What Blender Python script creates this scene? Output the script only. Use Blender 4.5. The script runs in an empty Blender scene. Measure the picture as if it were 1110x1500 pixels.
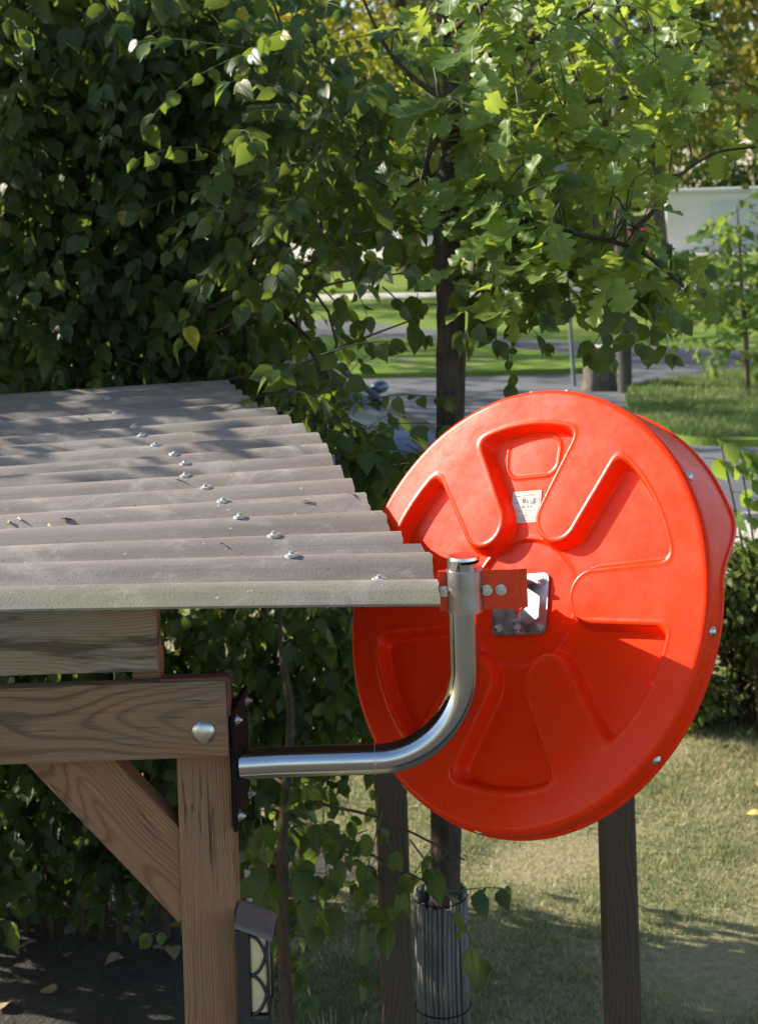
import bpy, bmesh, math, random
import numpy as np
from mathutils import Matrix, Vector

sc = bpy.context.scene
col = sc.collection
rng = np.random.default_rng(11)
random.seed(4)

# ------------------------------------------------------------------ camera, sky, sun, exposure
F = 2300.0                     # focal length in pixels of the 1110 x 1500 photograph
ROLL = math.radians(1.8)
CAMZ = 3.0
cam_d = bpy.data.cameras.new('camera')
cam = bpy.data.objects.new('camera', cam_d)
col.objects.link(cam)
cr, sr = math.cos(ROLL), math.sin(ROLL)
cam.matrix_world = Matrix(((cr, sr, 0, 0), (0, 0, -1, 0), (-sr, cr, 0, CAMZ), (0, 0, 0, 1)))
cam_d.sensor_fit = 'VERTICAL'
cam_d.sensor_height = 36.0
cam_d.lens = F / 1500 * 36.0
cam_d.shift_y = -(750 - 280) / 1500
cam_d.clip_start = 0.05
cam_d.clip_end = 1500
cam_d.dof.use_dof = True
cam_d.dof.focus_distance = 2.95
cam_d.dof.aperture_fstop = 8.5
sc.camera = cam

SUN_AZ, SUN_EL = math.radians(20), math.radians(26.5)
S = Vector((-math.cos(SUN_EL) * math.cos(SUN_AZ), math.cos(SUN_EL) * math.sin(SUN_AZ), math.sin(SUN_EL)))
w = bpy.data.worlds.new('World')
sc.world = w
w.use_nodes = True
nt = w.node_tree
sky = nt.nodes.new('ShaderNodeTexSky')
sky.sky_type = 'NISHITA'
sky.sun_disc = False
sky.sun_elevation = SUN_EL
sky.sun_rotation = math.atan2(S.x, S.y)
bg = nt.nodes['Background']
bg.inputs['Strength'].default_value = 0.12
nt.links.new(sky.outputs[0], bg.inputs['Color'])
sun_d = bpy.data.lights.new('sun', 'SUN')
sun_d.energy = 5.0
sun_d.angle = math.radians(0.55)
sun_d.color = (1.0, 0.93, 0.80)
sun = bpy.data.objects.new('sun', sun_d)
sun.rotation_euler = S.to_track_quat('Z', 'Y').to_euler()
sun.location = (-6, 1, 9)
col.objects.link(sun)
sc.view_settings.view_transform = 'Standard'
sc.view_settings.look = 'None'
sc.view_settings.exposure = 1.15
sc.view_settings.gamma = 1.0
sc.view_settings.use_curve_mapping = False
sc.cycles.use_denoising = True
sc.cycles.max_bounces = 6
sc.cycles.diffuse_bounces = 3
sc.cycles.glossy_bounces = 3
sc.cycles.transmission_bounces = 4
sc.cycles.adaptive_threshold = 0.015
sc.cycles.caustics_reflective = False
sc.cycles.caustics_refractive = False


# ------------------------------------------------------------------ helpers
def at(px, py, Y):
    """world point at distance Y that the photograph shows at pixel (px, py)"""
    dx, dy = px - 555.0, py - 280.0
    return Vector(((dx * cr - dy * sr) / F * Y, Y, CAMZ + (-dx * sr - dy * cr) / F * Y))


def onz(px, py, z):
    d = at(px, py, 1.0) - Vector((0, 0, CAMZ))
    return Vector((0, 0, CAMZ)) + d * ((z - CAMZ) / d.z)


def pix(P):
    """pixel of world points (n,3)"""
    a = P[:, 0] / P[:, 1] * F
    b = (P[:, 2] - CAMZ) / P[:, 1] * F
    return np.stack([555 + a * cr - b * sr, 280 - a * sr - b * cr], -1)


def wmat(o):
    m = o.matrix_basis.copy()
    if o.parent:
        m = wmat(o.parent) @ o.matrix_parent_inverse @ m
    return m


def adopt(o, p):
    o.parent = p
    if p is not None:
        o.matrix_parent_inverse = wmat(p).inverted()
    return o


def tag(o, label=None, cat=None, group=None, kind=None):
    if label: o['label'] = label
    if cat: o['category'] = cat
    if group: o['group'] = group
    if kind: o['kind'] = kind
    return o


def empty(name, loc, label=None, cat=None, group=None):
    o = bpy.data.objects.new(name, None)
    o.empty_display_size = 0.1
    o.location = loc
    col.objects.link(o)
    return tag(o, label, cat, group)


def link(name, me, mat, parent=None, mw=None, smooth=False):
    if mat is not None and len(me.materials) == 0:
        me.materials.append(mat)
    if smooth:
        me.polygons.foreach_set('use_smooth', np.ones(len(me.polygons), dtype=bool))
    o = bpy.data.objects.new(name, me)
    col.objects.link(o)
    if mw is not None:
        o.matrix_basis = mw
    if parent is not None:
        adopt(o, parent)
    return o


def bm_obj(name, bm, mat, parent=None, mw=None, smooth=False):
    me = bpy.data.meshes.new(name)
    bm.normal_update()
    bm.to_mesh(me)
    bm.free()
    return link(name, me, mat, parent, mw, smooth)


def np_mesh(name, V, T, uv=None, smooth=True):
    """triangle mesh from numpy arrays; uv per vertex"""
    me = bpy.data.meshes.new(name)
    V = np.asarray(V, dtype=np.float32); T = np.asarray(T, dtype=np.int32)
    me.vertices.add(len(V)); me.vertices.foreach_set('co', V.ravel())
    me.loops.add(T.size); me.loops.foreach_set('vertex_index', T.ravel())
    me.polygons.add(len(T))
    me.polygons.foreach_set('loop_start', np.arange(0, T.size, 3, dtype=np.int32))
    if smooth:
        me.polygons.foreach_set('use_smooth', np.ones(len(T), dtype=bool))
    if uv is not None:
        l = me.uv_layers.new(name='UVMap')
        l.data.foreach_set('uv', np.asarray(uv, dtype=np.float32)[T.ravel()].ravel())
    me.update(calc_edges=True)
    return me


def add_box(bm, c, s, m=None):
    r = bmesh.ops.create_cube(bm, size=1.0)
    M = Matrix.Translation(c) @ (m or Matrix()) @ Matrix.Diagonal((s[0], s[1], s[2], 1))
    bmesh.ops.transform(bm, matrix=M, verts=r['verts'])
    return r['verts']


def box_obj(name, c, s, mat, parent=None, bevel=0.0, mw=None):
    bm = bmesh.new()
    add_box(bm, c, s)
    if bevel:
        bmesh.ops.bevel(bm, geom=bm.edges[:], offset=bevel, segments=2, profile=0.5, affect='EDGES')
    return bm_obj(name, bm, mat, parent, mw)


def add_cyl(bm, p0, p1, r0, r1=None, seg=20, caps=True):
    p0, p1 = Vector(p0), Vector(p1)
    r1 = r0 if r1 is None else r1
    q = (p1 - p0).to_track_quat('Z', 'Y').to_matrix().to_4x4()
    L = (p1 - p0).length
    M = Matrix.Translation((p0 + p1) / 2) @ q
    bmesh.ops.create_cone(bm, cap_ends=caps, segments=seg, radius1=r0, radius2=r1, depth=L, matrix=M)


def tube(pts, radii, seg=10, cap=True):
    """numpy tube along a polyline -> V, T"""
    P = np.asarray([tuple(p) for p in pts], dtype=float)
    n = len(P)
    R = np.broadcast_to(np.asarray(radii, dtype=float), (n,))
    t = np.gradient(P, axis=0)
    t /= np.linalg.norm(t, axis=1)[:, None] + 1e-9
    ref = np.array([0.31, 0.17, 0.93]) if abs(t[0, 2]) < 0.8 else np.array([0.93, 0.31, 0.17])
    a = np.cross(t, ref); a /= np.linalg.norm(a, axis=1)[:, None] + 1e-9
    for i in range(1, n):
        v = a[i - 1] - t[i] * np.dot(a[i - 1], t[i])
        a[i] = v / (np.linalg.norm(v) + 1e-9)
    b = np.cross(t, a)
    th = np.linspace(0, 2 * np.pi, seg, endpoint=False)
    ring = np.cos(th)[None, :, None] * a[:, None, :] + np.sin(th)[None, :, None] * b[:, None, :]
    V = (P[:, None, :] + ring * R[:, None, None]).reshape(-1, 3)
    T = []
    for i in range(n - 1):
        for j in range(seg):
            k = (j + 1) % seg
            A, B, C, D = i * seg + j, i * seg + k, (i + 1) * seg + k, (i + 1) * seg + j
            T += [(A, B, C), (A, C, D)]
    if cap:
        V = np.vstack([V, P[:1], P[-1:]])
        for j in range(seg):
            k = (j + 1) % seg
            T += [(n * seg, k, j), (n * seg + 1, (n - 1) * seg + j, (n - 1) * seg + k)]
    return V, np.asarray(T, dtype=np.int32)


def smooth_path(pts, k=6):
    P = [Vector(p) for p in pts]
    out = []
    for i in range(len(P) - 1):
        p0 = P[max(i - 1, 0)]; p1 = P[i]; p2 = P[i + 1]; p3 = P[min(i + 2, len(P) - 1)]
        for j in range(k):
            t = j / k
            out.append(0.5 * ((2 * p1) + (p2 - p0) * t + (2 * p0 - 5 * p1 + 4 * p2 - p3) * t * t + (3 * p1 - p0 - 3 * p2 + p3) * t ** 3))
    out.append(P[-1])
    return out


def merge(parts):
    Vs, Ts, o = [], [], 0
    for V, T in parts:
        Vs.append(V); Ts.append(T + o); o += len(V)
    return np.vstack(Vs), np.vstack(Ts)


# ------------------------------------------------------------------ materials
def mat(name):
    m = bpy.data.materials.new(name)
    m.use_nodes = True
    nt = m.node_tree
    nt.nodes.clear()
    out = nt.nodes.new('ShaderNodeOutputMaterial')
    return m, nt, out


class N:
    def __init__(s, nt): s.nt = nt
    def __call__(s, t, ins=None, **kw):
        n = s.nt.nodes.new('ShaderNode' + t)
        for k, v in kw.items(): setattr(n, k, v)
        for k, v in (ins or {}).items():
            if hasattr(v, 'links') or isinstance(v, bpy.types.NodeSocket): s.nt.links.new(v, n.inputs[k])
            else: n.inputs[k].default_value = v
        return n
    def ramp(s, fac, stops, interp='LINEAR'):
        n = s.nt.nodes.new('ShaderNodeValToRGB')
        n.color_ramp.interpolation = interp
        e = n.color_ramp.elements
        while len(e) < len(stops): e.new(0.5)
        for i, (p, c) in enumerate(stops):
            e[i].position = p
            e[i].color = (c[0], c[1], c[2], 1) if isinstance(c, (tuple, list)) else (c, c, c, 1)
        s.nt.links.new(fac, n.inputs[0])
        return n.outputs[0]
    def math(s, op, a, b=0.0, c=None, clamp=False):
        d = {0: a, 1: b}
        if c is not None: d[2] = c
        n = s('Math', d, operation=op); n.use_clamp = clamp
        return n.outputs[0]
    def mix(s, f, a, b, blend='MIX'):
        n = s('Mix', {0: f, 6: a, 7: b}, data_type='RGBA', blend_type=blend)
        return n.outputs[2]
    def noise(s, vec, scale, detail=4.0, rough=0.55, dist=0.0):
        return s('TexNoise', {'Vector': vec, 'Scale': scale, 'Detail': detail, 'Roughness': rough, 'Distortion': dist}).outputs[0]
    def bump(s, h, strength, dist=0.01):
        return s('Bump', {'Height': h, 'Strength': strength, 'Distance': dist}).outputs[0]
    def pr(s, out, **kw):
        n = s('BsdfPrincipled', {k.replace('_', ' '): v for k, v in kw.items()})
        s.nt.links.new(n.outputs[0], out.inputs[0])
        return n


def simple(name, c, rough=0.5, metal=0.0, var=0.12, scale=20.0, bump=0.0, coat=0.0, noise_detail=4.0, spec=None):
    m, nt, out = mat(name)
    n = N(nt)
    co = n('TexCoord').outputs['Object']
    f = n.noise(co, scale, noise_detail)
    lo = tuple(x * (1 - var) for x in c[:3]); hi = tuple(min(1, x * (1 + var)) for x in c[:3])
    kw = dict(Base_Color=n.ramp(f, [(0.3, lo), (0.7, hi)]), Roughness=n.ramp(f, [(0.3, max(0, rough - 0.07)), (0.7, min(1, rough + 0.07))]), Metallic=metal)
    if bump: kw['Normal'] = n.bump(f, bump, 0.005)
    if spec is not None: kw['Specular_IOR_Level'] = spec
    if coat: kw['Coat_Weight'] = coat; kw['Coat_Roughness'] = 0.08
    n.pr(out, **kw)
    return m


def wood(name, light, dark, ring=95.0, center=(0.0, 0.03, -0.16), knots=(), rough=0.75, grey=0.25, seed=0.0, soot=0.0):
    """real 3D ring grain: length along local X"""
    m, nt, out = mat(name)
    n = N(nt)
    co = n('TexCoord').outputs['Object']
    off = n('VectorMath', {0: co, 1: (seed * 3.1, seed * 1.7, seed * 0.9)}, operation='ADD').outputs[0]
    mp = n('Mapping', {0: off, 3: (0.9, 3.0, 3.0)}).outputs[0]
    slow = n.noise(mp, 1.6, 2.0, 0.5)
    sep = n('SeparateXYZ', {0: co})
    x, y, z = sep.outputs
    yy = n.math('SUBTRACT', y, center[1]); zz = n.math('SUBTRACT', z, center[2])
    r = n.math('SQRT', n.math('ADD', n.math('MULTIPLY', yy, yy), n.math('MULTIPLY', zz, zz)))
    r = n.math('ADD', r, n.math('MULTIPLY', n.math('SUBTRACT', slow, 0.5), 0.16))
    kfac = None
    for (kx, kz, ks, ka) in knots:
        dx = n.math('MULTIPLY', n.math('SUBTRACT', x, kx), 0.55)
        dz = n.math('SUBTRACT', z, kz)
        d2 = n.math('ADD', n.math('MULTIPLY', dx, dx), n.math('MULTIPLY', dz, dz))
        g = n.math('EXPONENT', n.math('MULTIPLY', d2, -1.0 / (ks * ks)))
        r = n.math('ADD', r, n.math('MULTIPLY', g, ka))
        core = n.math('EXPONENT', n.math('MULTIPLY', d2, -1.0 / (ks * ks * 0.09)))
        kfac = core if kfac is None else n.math('MAXIMUM', kfac, core)
    fine = n.noise(n('Mapping', {0: off, 3: (4.0, 140.0, 140.0)}).outputs[0], 2.0, 5.0, 0.65)
    ringv = n.math('ADD', n.math('MULTIPLY', r, ring), n.math('MULTIPLY', fine, 0.35))
    fr = n.math('FRACT', ringv)
    late = n.ramp(fr, [(0.0, 0.15), (0.55, 0.0), (0.86, 1.0), (0.97, 0.8), (1.0, 0.1)])
    g = n.math('MULTIPLY', late, n.ramp(slow, [(0.3, 0.35), (0.7, 0.85)]))
    base = n.mix(g, light + (1,), dark + (1,))
    base = n.mix(n.math('MULTIPLY', n.ramp(fine, [(0.35, 0.0), (0.7, 1.0)]), 0.35), base, tuple(v * 0.55 for v in dark) + (1,))
    blotch = n.noise(n('Mapping', {0: off, 3: (2.0, 6.0, 6.0)}).outputs[0], 2.2, 5.0, 0.6)
    gl = sum(light) / 3
    base = n.mix(n.math('MULTIPLY', n.ramp(blotch, [(0.42, 0.0), (0.68, 1.0)]), grey * 2.2), base, (gl * 0.95, gl * 0.90, gl * 0.78, 1))
    if soot:
        so = n.noise(n('Mapping', {0: off, 3: (1.2, 8.0, 8.0)}).outputs[0], 3.0, 4.0, 0.6)
        base = n.mix(n.math('MULTIPLY', n.ramp(so, [(0.5, 0.0), (0.62, 1.0)]), soot), base, (0.03, 0.018, 0.012, 1))
    if kfac is not None:
        base = n.mix(n.math('MULTIPLY', kfac, 0.85), base, (0.045, 0.022, 0.012, 1))
    # long drying checks
    cr_ = n.noise(n('Mapping', {0: off, 3: (1.3, 55.0, 55.0)}).outputs[0], 1.3, 2.0, 0.4)
    chk = n.ramp(n.math('ABSOLUTE', n.math('SUBTRACT', cr_, 0.5)), [(0.0, 1.0), (0.012, 0.0)])
    chk = n.math('MULTIPLY', chk, n.ramp(blotch, [(0.5, 0.0), (0.56, 1.0)]))
    base = n.mix(n.math('MULTIPLY', chk, 0.8), base, (0.02, 0.012, 0.008, 1))
    h = n.math('SUBTRACT', n.math('MULTIPLY', fine, 0.5), n.math('ADD', n.math('MULTIPLY', g, 0.5), n.math('MULTIPLY', chk, 1.2)))
    n.pr(out, Base_Color=base, Roughness=rough, Normal=n.bump(h, 0.55, 0.003), Specular_IOR_Level=0.3)
    return m


def leaf_mat(name, c1, c2, c3, trans, rough=0.42, tw=0.42, veins=7.0, spec=0.45, old=None):
    m, nt, out = mat(name)
    n = N(nt)
    isl = n('NewGeometry').outputs['Random Per Island']
    obr = n('ObjectInfo').outputs['Random']
    rnd = n.math('FRACT', n.math('ADD', isl, n.math('MULTIPLY', obr, 3.7)))
    uv = n('TexCoord').outputs['UV']
    sep = n('SeparateXYZ', {0: uv})
    u = n.math('ABSOLUTE', n.math('SUBTRACT', sep.outputs[0], 0.5))
    v = sep.outputs[1]
    sv = n.math('FRACT', n.math('SUBTRACT', n.math('MULTIPLY', v, veins), n.math('MULTIPLY', u, veins * 0.9)))
    side = n.ramp(n.math('ABSOLUTE', n.math('SUBTRACT', sv, 0.5)), [(0.0, 1.0), (0.10, 0.0)])
    midr = n.ramp(u, [(0.0, 1.0), (0.035, 0.0)])
    vein = n.math('MAXIMUM', n.math('MULTIPLY', side, 0.55), midr)
    base = n.ramp(rnd, [(0.0, c1), (0.5, c2), (1.0, c3)])
    if old:
        base = n.mix(n.ramp(rnd, [(0.994, 0.0), (0.996, 1.0)]), base, old + (1,))
    base = n.mix(n.math('MULTIPLY', vein, 0.35), base, tuple(min(1, x * 2.2) for x in c3) + (1,))
    blot = n.noise(n('TexCoord').outputs['Object'], 35.0, 3.0)
    base = n.mix(n.math('MULTIPLY', n.ramp(blot, [(0.4, 0.0), (0.75, 1.0)]), 0.30), base, tuple(x * 0.6 for x in c1) + (1,))
    pr = n('BsdfPrincipled', {'Base Color': base, 'Roughness': rough, 'Specular IOR Level': spec,
                              'Normal': n.bump(n.math('ADD', sv, n.math('MULTIPLY', midr, -1.0)), 0.35, 0.004)})
    tcol = n.mix(0.5, n.mix(n.math('MULTIPLY', rnd, 0.6), trans + (1,), tuple(x * 0.6 for x in trans) + (1,)), base, 'MIX')
    tcol = n.mix(n.math('MULTIPLY', vein, 0.5), tcol, tuple(x * 0.35 for x in trans) + (1,))
    tr = n('BsdfTranslucent', {'Color': tcol})
    mx = n('MixShader', {0: tw, 1: pr.outputs[0], 2: tr.outputs[0]})
    nt.links.new(mx.outputs[0], out.inputs[0])
    return m


M = {}
M['wood_beam'] = wood('weathered_beam', (0.285, 0.165, 0.080), (0.060, 0.032, 0.016), 105, (0, 0.05, 0.01), [(-0.33, 0.03, 0.07, 0.06)], seed=1.3, grey=0.16)
M['wood_rafter'] = wood('weathered_rafter', (0.36, 0.250, 0.145), (0.115, 0.060, 0.034), 140, (0, -0.08, -0.10), [(-0.12, 0.002, 0.035, 0.05)], seed=4.1, grey=0.32, soot=0.7)
M['wood_post'] = wood('post_wood', (0.325, 0.182, 0.088), (0.11, 0.058, 0.030), 190, (0, 0.12, 0.02), seed=2.2, grey=0.05)
M['wood_brace'] = wood('brace_wood', (0.315, 0.165, 0.077), (0.10, 0.048, 0.023), 180, (0, 0.10, -0.05), seed=6.6, grey=0.04)
M['wood_dark'] = wood('old_post_wood', (0.105, 0.070, 0.046), (0.042, 0.027, 0.018), 90, (0, 0.06, 0.02), seed=8.5, grey=0.12)
M['red_paint'] = simple('faded_red_paint', (0.13, 0.040, 0.028), 0.7, var=0.3, scale=40)
M['black_metal'] = simple('black_powder_coat', (0.012, 0.012, 0.013), 0.7, 0.0, 0.2, 60, spec=0.08)
M['bolt'] = simple('galvanised_bolt', (0.62, 0.60, 0.55), 0.34, 1.0, 0.15, 90, bump=0.2)
M['dull_zinc'] = simple('dull_zinc', (0.34, 0.33, 0.33), 0.55, 0.8, 0.15, 60)
M['steel_edge'] = simple('bright_steel', (0.55, 0.56, 0.58), 0.25, 1.0, 0.1, 60)


def galv():
    m, nt, out = mat('galvanised_pipe')
    n = N(nt)
    co = n('TexCoord').outputs['Object']
    vo = n('TexVoronoi', {'Vector': co, 'Scale': 70.0}).outputs['Color']
    sp = n('SeparateXYZ', {0: vo}).outputs[0]
    f = n.noise(co, 14.0, 5.0)
    base = n.mix(n.math('MULTIPLY', sp, 0.25), (0.54, 0.56, 0.58, 1), (0.40, 0.42, 0.45, 1))
    base = n.mix(n.math('MULTIPLY', n.ramp(f, [(0.5, 0.0), (0.75, 1.0)]), 0.4), base, (0.42, 0.40, 0.37, 1))
    rg = n.math('ADD', n.ramp(f, [(0.3, 0.09), (0.7, 0.19)]), n.math('MULTIPLY', sp, 0.05))
    n.pr(out, Base_Color=base, Metallic=1.0, Roughness=rg, Normal=n.bump(f, 0.06, 0.004))
    return m


M['galv'] = galv()
M['plate'] = simple('zinc_plate', (0.40, 0.39, 0.40), 0.40, 1.0, 0.08, 40, bump=0.04)


def orange():
    m, nt, out = mat('orange_moulded_plastic')
    n = N(nt)
    co = n('TexCoord').outputs['Object']
    f = n.noise(co, 5.0, 5.0, 0.6)
    g = n.noise(co, 420.0, 2.0)
    dirt = n.noise(co, 26.0, 6.0, 0.7)
    base = n.ramp(f, [(0.3, (0.83, 0.031, 0.0020)), (0.7, (0.87, 0.036, 0.0025))])
    xyz = n('SeparateXYZ', {0: co})
    rad = n.math('SQRT', n.math('ADD', n.math('MULTIPLY', xyz.outputs[0], xyz.outputs[0]), n.math('MULTIPLY', xyz.outputs[1], xyz.outputs[1])))
    streak = n.noise(n('Mapping', {0: co, 3: (34.0, 2.2, 8.0)}).outputs[0], 1.0, 5.0, 0.65)
    grime = n.math('MULTIPLY', n.ramp(dirt, [(0.50, 0.0), (0.78, 1.0)]), n.ramp(rad, [(0.30, 0.25), (0.43, 1.0)]))
    base = n.mix(n.math('MULTIPLY', grime, 0.16), base, (0.40, 0.060, 0.018, 1))
    base = n.mix(n.math('MULTIPLY', n.ramp(streak, [(0.56, 0.0), (0.74, 1.0)]), 0.09), base, (0.55, 0.090, 0.035, 1))
    speck = n.ramp(n.noise(co, 190.0, 1.0), [(0.75, 0.0), (0.79, 1.0)])
    base = n.mix(n.math('MULTIPLY', speck, 0.30), base, (0.60, 0.38, 0.30, 1))
    n.pr(out, Base_Color=base, Roughness=n.ramp(dirt, [(0.3, 0.22), (0.75, 0.36)]), Specular_IOR_Level=0.15,
         Normal=n.bump(n.math('ADD', g, n.math('MULTIPLY', f, 12.0)), 0.05, 0.002))
    return m


M['orange'] = orange()
M['clamp_paint'] = simple('orange_painted_steel', (0.72, 0.045, 0.008), 0.32, 0.0, 0.10, 30)
M['mirror'] = simple('mirror_glass', (0.88, 0.89, 0.90), 0.02, 1.0, 0.0, 1)
M['paper'] = simple('sticker_paper', (0.52, 0.48, 0.42), 0.9, 0, 0.05, 60, spec=0.0)
M['ink'] = simple('sticker_ink', (0.12, 0.12, 0.125), 0.9, 0, 0.2, 60, spec=0.0)
M['ink_pale'] = simple('sticker_pale_ink', (0.28, 0.27, 0.25), 0.9, 0, 0.2, 60, spec=0.0)


def fibre():
    m, nt, out = mat('fibre_cement')
    n = N(nt)
    co = n('TexCoord').outputs['Object']
    big = n.noise(n('Mapping', {0: co, 3: (0.8, 3.0, 3.0)}).outputs[0], 2.3, 6.0, 0.62)
    strk = n.noise(n('Mapping', {0: co, 3: (0.6, 30.0, 30.0)}).outputs[0], 2.0, 4.0, 0.6)
    fine = n.noise(co, 230.0, 3.0, 0.7)
    base = n.ramp(big, [(0.28, (0.155, 0.126, 0.105)), (0.5, (0.222, 0.185, 0.158)), (0.72, (0.290, 0.248, 0.216))])
    base = n.mix(n.math('MULTIPLY', n.ramp(strk, [(0.42, 0.0), (0.72, 1.0)]), 0.5), base, (0.17, 0.135, 0.11, 1))
    blot = n.noise(n('Mapping', {0: co, 3: (1.4, 2.2, 1.0)}).outputs[0], 4.5, 7.0, 0.7, 0.8)
    base = n.mix(n.math('MULTIPLY', n.ramp(blot, [(0.52, 0.0), (0.66, 1.0)]), 0.45), base, (0.42, 0.37, 0.32, 1))
    base = n.mix(n.math('MULTIPLY', n.ramp(fine, [(0.45, 0.0), (0.7, 1.0)]), 0.35), base, (0.14, 0.13, 0.12, 1))
    spots = n.ramp(n.noise(co, 48.0, 2.0, 0.5), [(0.735, 0.0), (0.76, 1.0)])
    base = n.mix(n.math('MULTIPLY', spots, 0.55), base, (0.60, 0.57, 0.50, 1))
    dots = n.ramp(n.noise(co, 120.0, 1.0, 0.5), [(0.24, 1.0), (0.27, 0.0)])
    base = n.mix(n.math('MULTIPLY', dots, 0.6), base, (0.06, 0.055, 0.05, 1))
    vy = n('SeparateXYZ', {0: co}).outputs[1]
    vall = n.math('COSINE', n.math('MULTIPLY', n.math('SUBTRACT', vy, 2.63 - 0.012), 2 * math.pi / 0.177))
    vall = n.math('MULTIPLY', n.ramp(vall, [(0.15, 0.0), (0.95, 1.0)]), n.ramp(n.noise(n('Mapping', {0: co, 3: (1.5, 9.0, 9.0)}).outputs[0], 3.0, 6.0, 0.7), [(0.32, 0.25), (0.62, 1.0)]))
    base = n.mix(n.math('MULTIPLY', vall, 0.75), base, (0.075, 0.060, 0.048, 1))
    lich = n.ramp(n.noise(co, 17.0, 5.0, 0.75), [(0.64, 0.0), (0.69, 1.0)])
    base = n.mix(n.math('MULTIPLY', lich, 0.30), base, (0.36, 0.35, 0.27, 1))
    # algae on the lowest wave along the eave
    yy = n('SeparateXYZ', {0: co}).outputs[1]
    eave = n.ramp(yy, [(0.0, 1.0), (1.0, 0.0)])
    eave = n.math('SUBTRACT', 1.0, n.math('MULTIPLY', n.math('SUBTRACT', yy, 2.64), 9.0), clamp=True)
    alg = n.math('MULTIPLY', eave, n.ramp(n.noise(n('Mapping', {0: co, 3: (1.6, 4.0, 4.0)}).outputs[0], 3.0, 5.0, 0.6), [(0.42, 0.0), (0.62, 1.0)]))
    base = n.mix(n.math('MULTIPLY', alg, 0.55), base, (0.26, 0.27, 0.11, 1))
    h = n.math('ADD', n.math('MULTIPLY', fine, 0.6), n.math('ADD', n.math('MULTIPLY', spots, 0.8), n.math('MULTIPLY', strk, 0.5)))
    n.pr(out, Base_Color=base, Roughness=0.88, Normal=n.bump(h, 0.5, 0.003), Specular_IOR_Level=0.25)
    return m


M['fibre'] = fibre()
M['screw'] = simple('screw_cap', (0.40, 0.385, 0.36), 0.5, 0.3, 0.35, 200)
M['climber'] = leaf_mat('climber_leaf', (0.026, 0.054, 0.014), (0.040, 0.078, 0.018), (0.062, 0.105, 0.024), (0.44, 0.56, 0.05), 0.42, 0.45, 6.0, 0.38, old=(0.42, 0.33, 0.03))
M['oak_leaf'] = leaf_mat('oak_leaf', (0.080, 0.145, 0.030), (0.115, 0.190, 0.040), (0.155, 0.235, 0.055), (0.80, 0.92, 0.08), 0.44, 0.48, 6.0, 0.42)
M['bush_leaf'] = leaf_mat('bush_leaf', (0.060, 0.090, 0.022), (0.085, 0.120, 0.028), (0.120, 0.150, 0.040), (0.40, 0.44, 0.06), 0.5, 0.40, 5.0, 0.35)
M['sap_leaf'] = leaf_mat('sapling_leaf', (0.075, 0.140, 0.028), (0.105, 0.180, 0.036), (0.13, 0.21, 0.045), (0.60, 0.78, 0.08), 0.5, 0.42, 5.0, 0.35)
M['far_green'] = leaf_mat('far_green_leaf', (0.050, 0.090, 0.020), (0.080, 0.130, 0.028), (0.120, 0.160, 0.034), (0.48, 0.58, 0.07), 0.55, 0.4, 5.0, 0.3)
M['far_olive'] = leaf_mat('far_olive_leaf', (0.11, 0.12, 0.03), (0.17, 0.165, 0.036), (0.25, 0.22, 0.045), (0.62, 0.58, 0.08), 0.55, 0.4, 5.0, 0.3)
M['far_yellow'] = leaf_mat('far_yellow_leaf', (0.20, 0.24, 0.03), (0.32, 0.31, 0.04), (0.42, 0.36, 0.045), (0.80, 0.74, 0.08), 0.55, 0.45, 5.0, 0.3)
M['far_brown'] = leaf_mat('far_brown_leaf', (0.085, 0.055, 0.022), (0.14, 0.085, 0.028), (0.20, 0.12, 0.035), (0.45, 0.28, 0.06), 0.55, 0.4, 5.0, 0.3)


def bark(name, a, b, scale=18.0, stretch=0.25):
    m, nt, out = mat(name)
    n = N(nt)
    co = n('TexCoord').outputs['Object']
    f = n.noise(n('Mapping', {0: co, 3: (1, 1, stretch)}).outputs[0], scale, 7.0, 0.65, 0.6)
    g = n.noise(co, scale * 0.25, 3.0)
    base = n.mix(n.math('MULTIPLY', n.ramp(g, [(0.45, 0.0), (0.7, 1.0)]), 0.4), n.ramp(f, [(0.32, a), (0.68, b)]), (b[0] * 0.9, b[1] * 1.05, b[2] * 0.9, 1))
    n.pr(out, Base_Color=base, Roughness=0.9, Normal=n.bump(f, 0.9, 0.012), Specular_IOR_Level=0.2)
    return m


M['oak_bark'] = bark('oak_bark', (0.030, 0.022, 0.018), (0.105, 0.080, 0.062), 45)
M['far_bark'] = bark('park_tree_bark', (0.060, 0.045, 0.034), (0.190, 0.145, 0.108), 9)
M['stem'] = bark('climber_stem', (0.050, 0.032, 0.020), (0.13, 0.088, 0.055), 60)
M['twig'] = simple('green_twig', (0.060, 0.062, 0.026), 0.6, 0, 0.3, 30)
M['reed'] = bark('reed', (0.085, 0.082, 0.076), (0.26, 0.25, 0.235), 30, 0.08)
M['concrete'] = simple('pale_concrete', (0.46, 0.42, 0.36), 0.9, 0, 0.14, 3.0, bump=0.2)
M['kerb'] = simple('kerb_stone', (0.30, 0.28, 0.25), 0.9, 0, 0.2, 6.0, bump=0.2)
M['white_wall'] = simple('white_render', (0.72, 0.71, 0.70), 0.85, 0, 0.05, 1.2)
M['dark_glass'] = simple('dark_glass', (0.015, 0.02, 0.022), 0.06, 0, 0.1, 2)
M['tyre'] = simple('tyre_rubber', (0.018, 0.018, 0.018), 0.8)
M['rim'] = simple('alloy_rim', (0.5, 0.5, 0.52), 0.3, 0.9)
M['lamp_lens'] = simple('headlight_lens', (0.55, 0.57, 0.6), 0.08, 0.3)
M['pole_steel'] = simple('grey_steel_pole', (0.16, 0.18, 0.19), 0.5, 0.5, 0.2, 6)
M['pole_wood'] = bark('utility_pole_wood', (0.045, 0.038, 0.032), (0.12, 0.10, 0.085), 14, 0.06)
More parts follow.
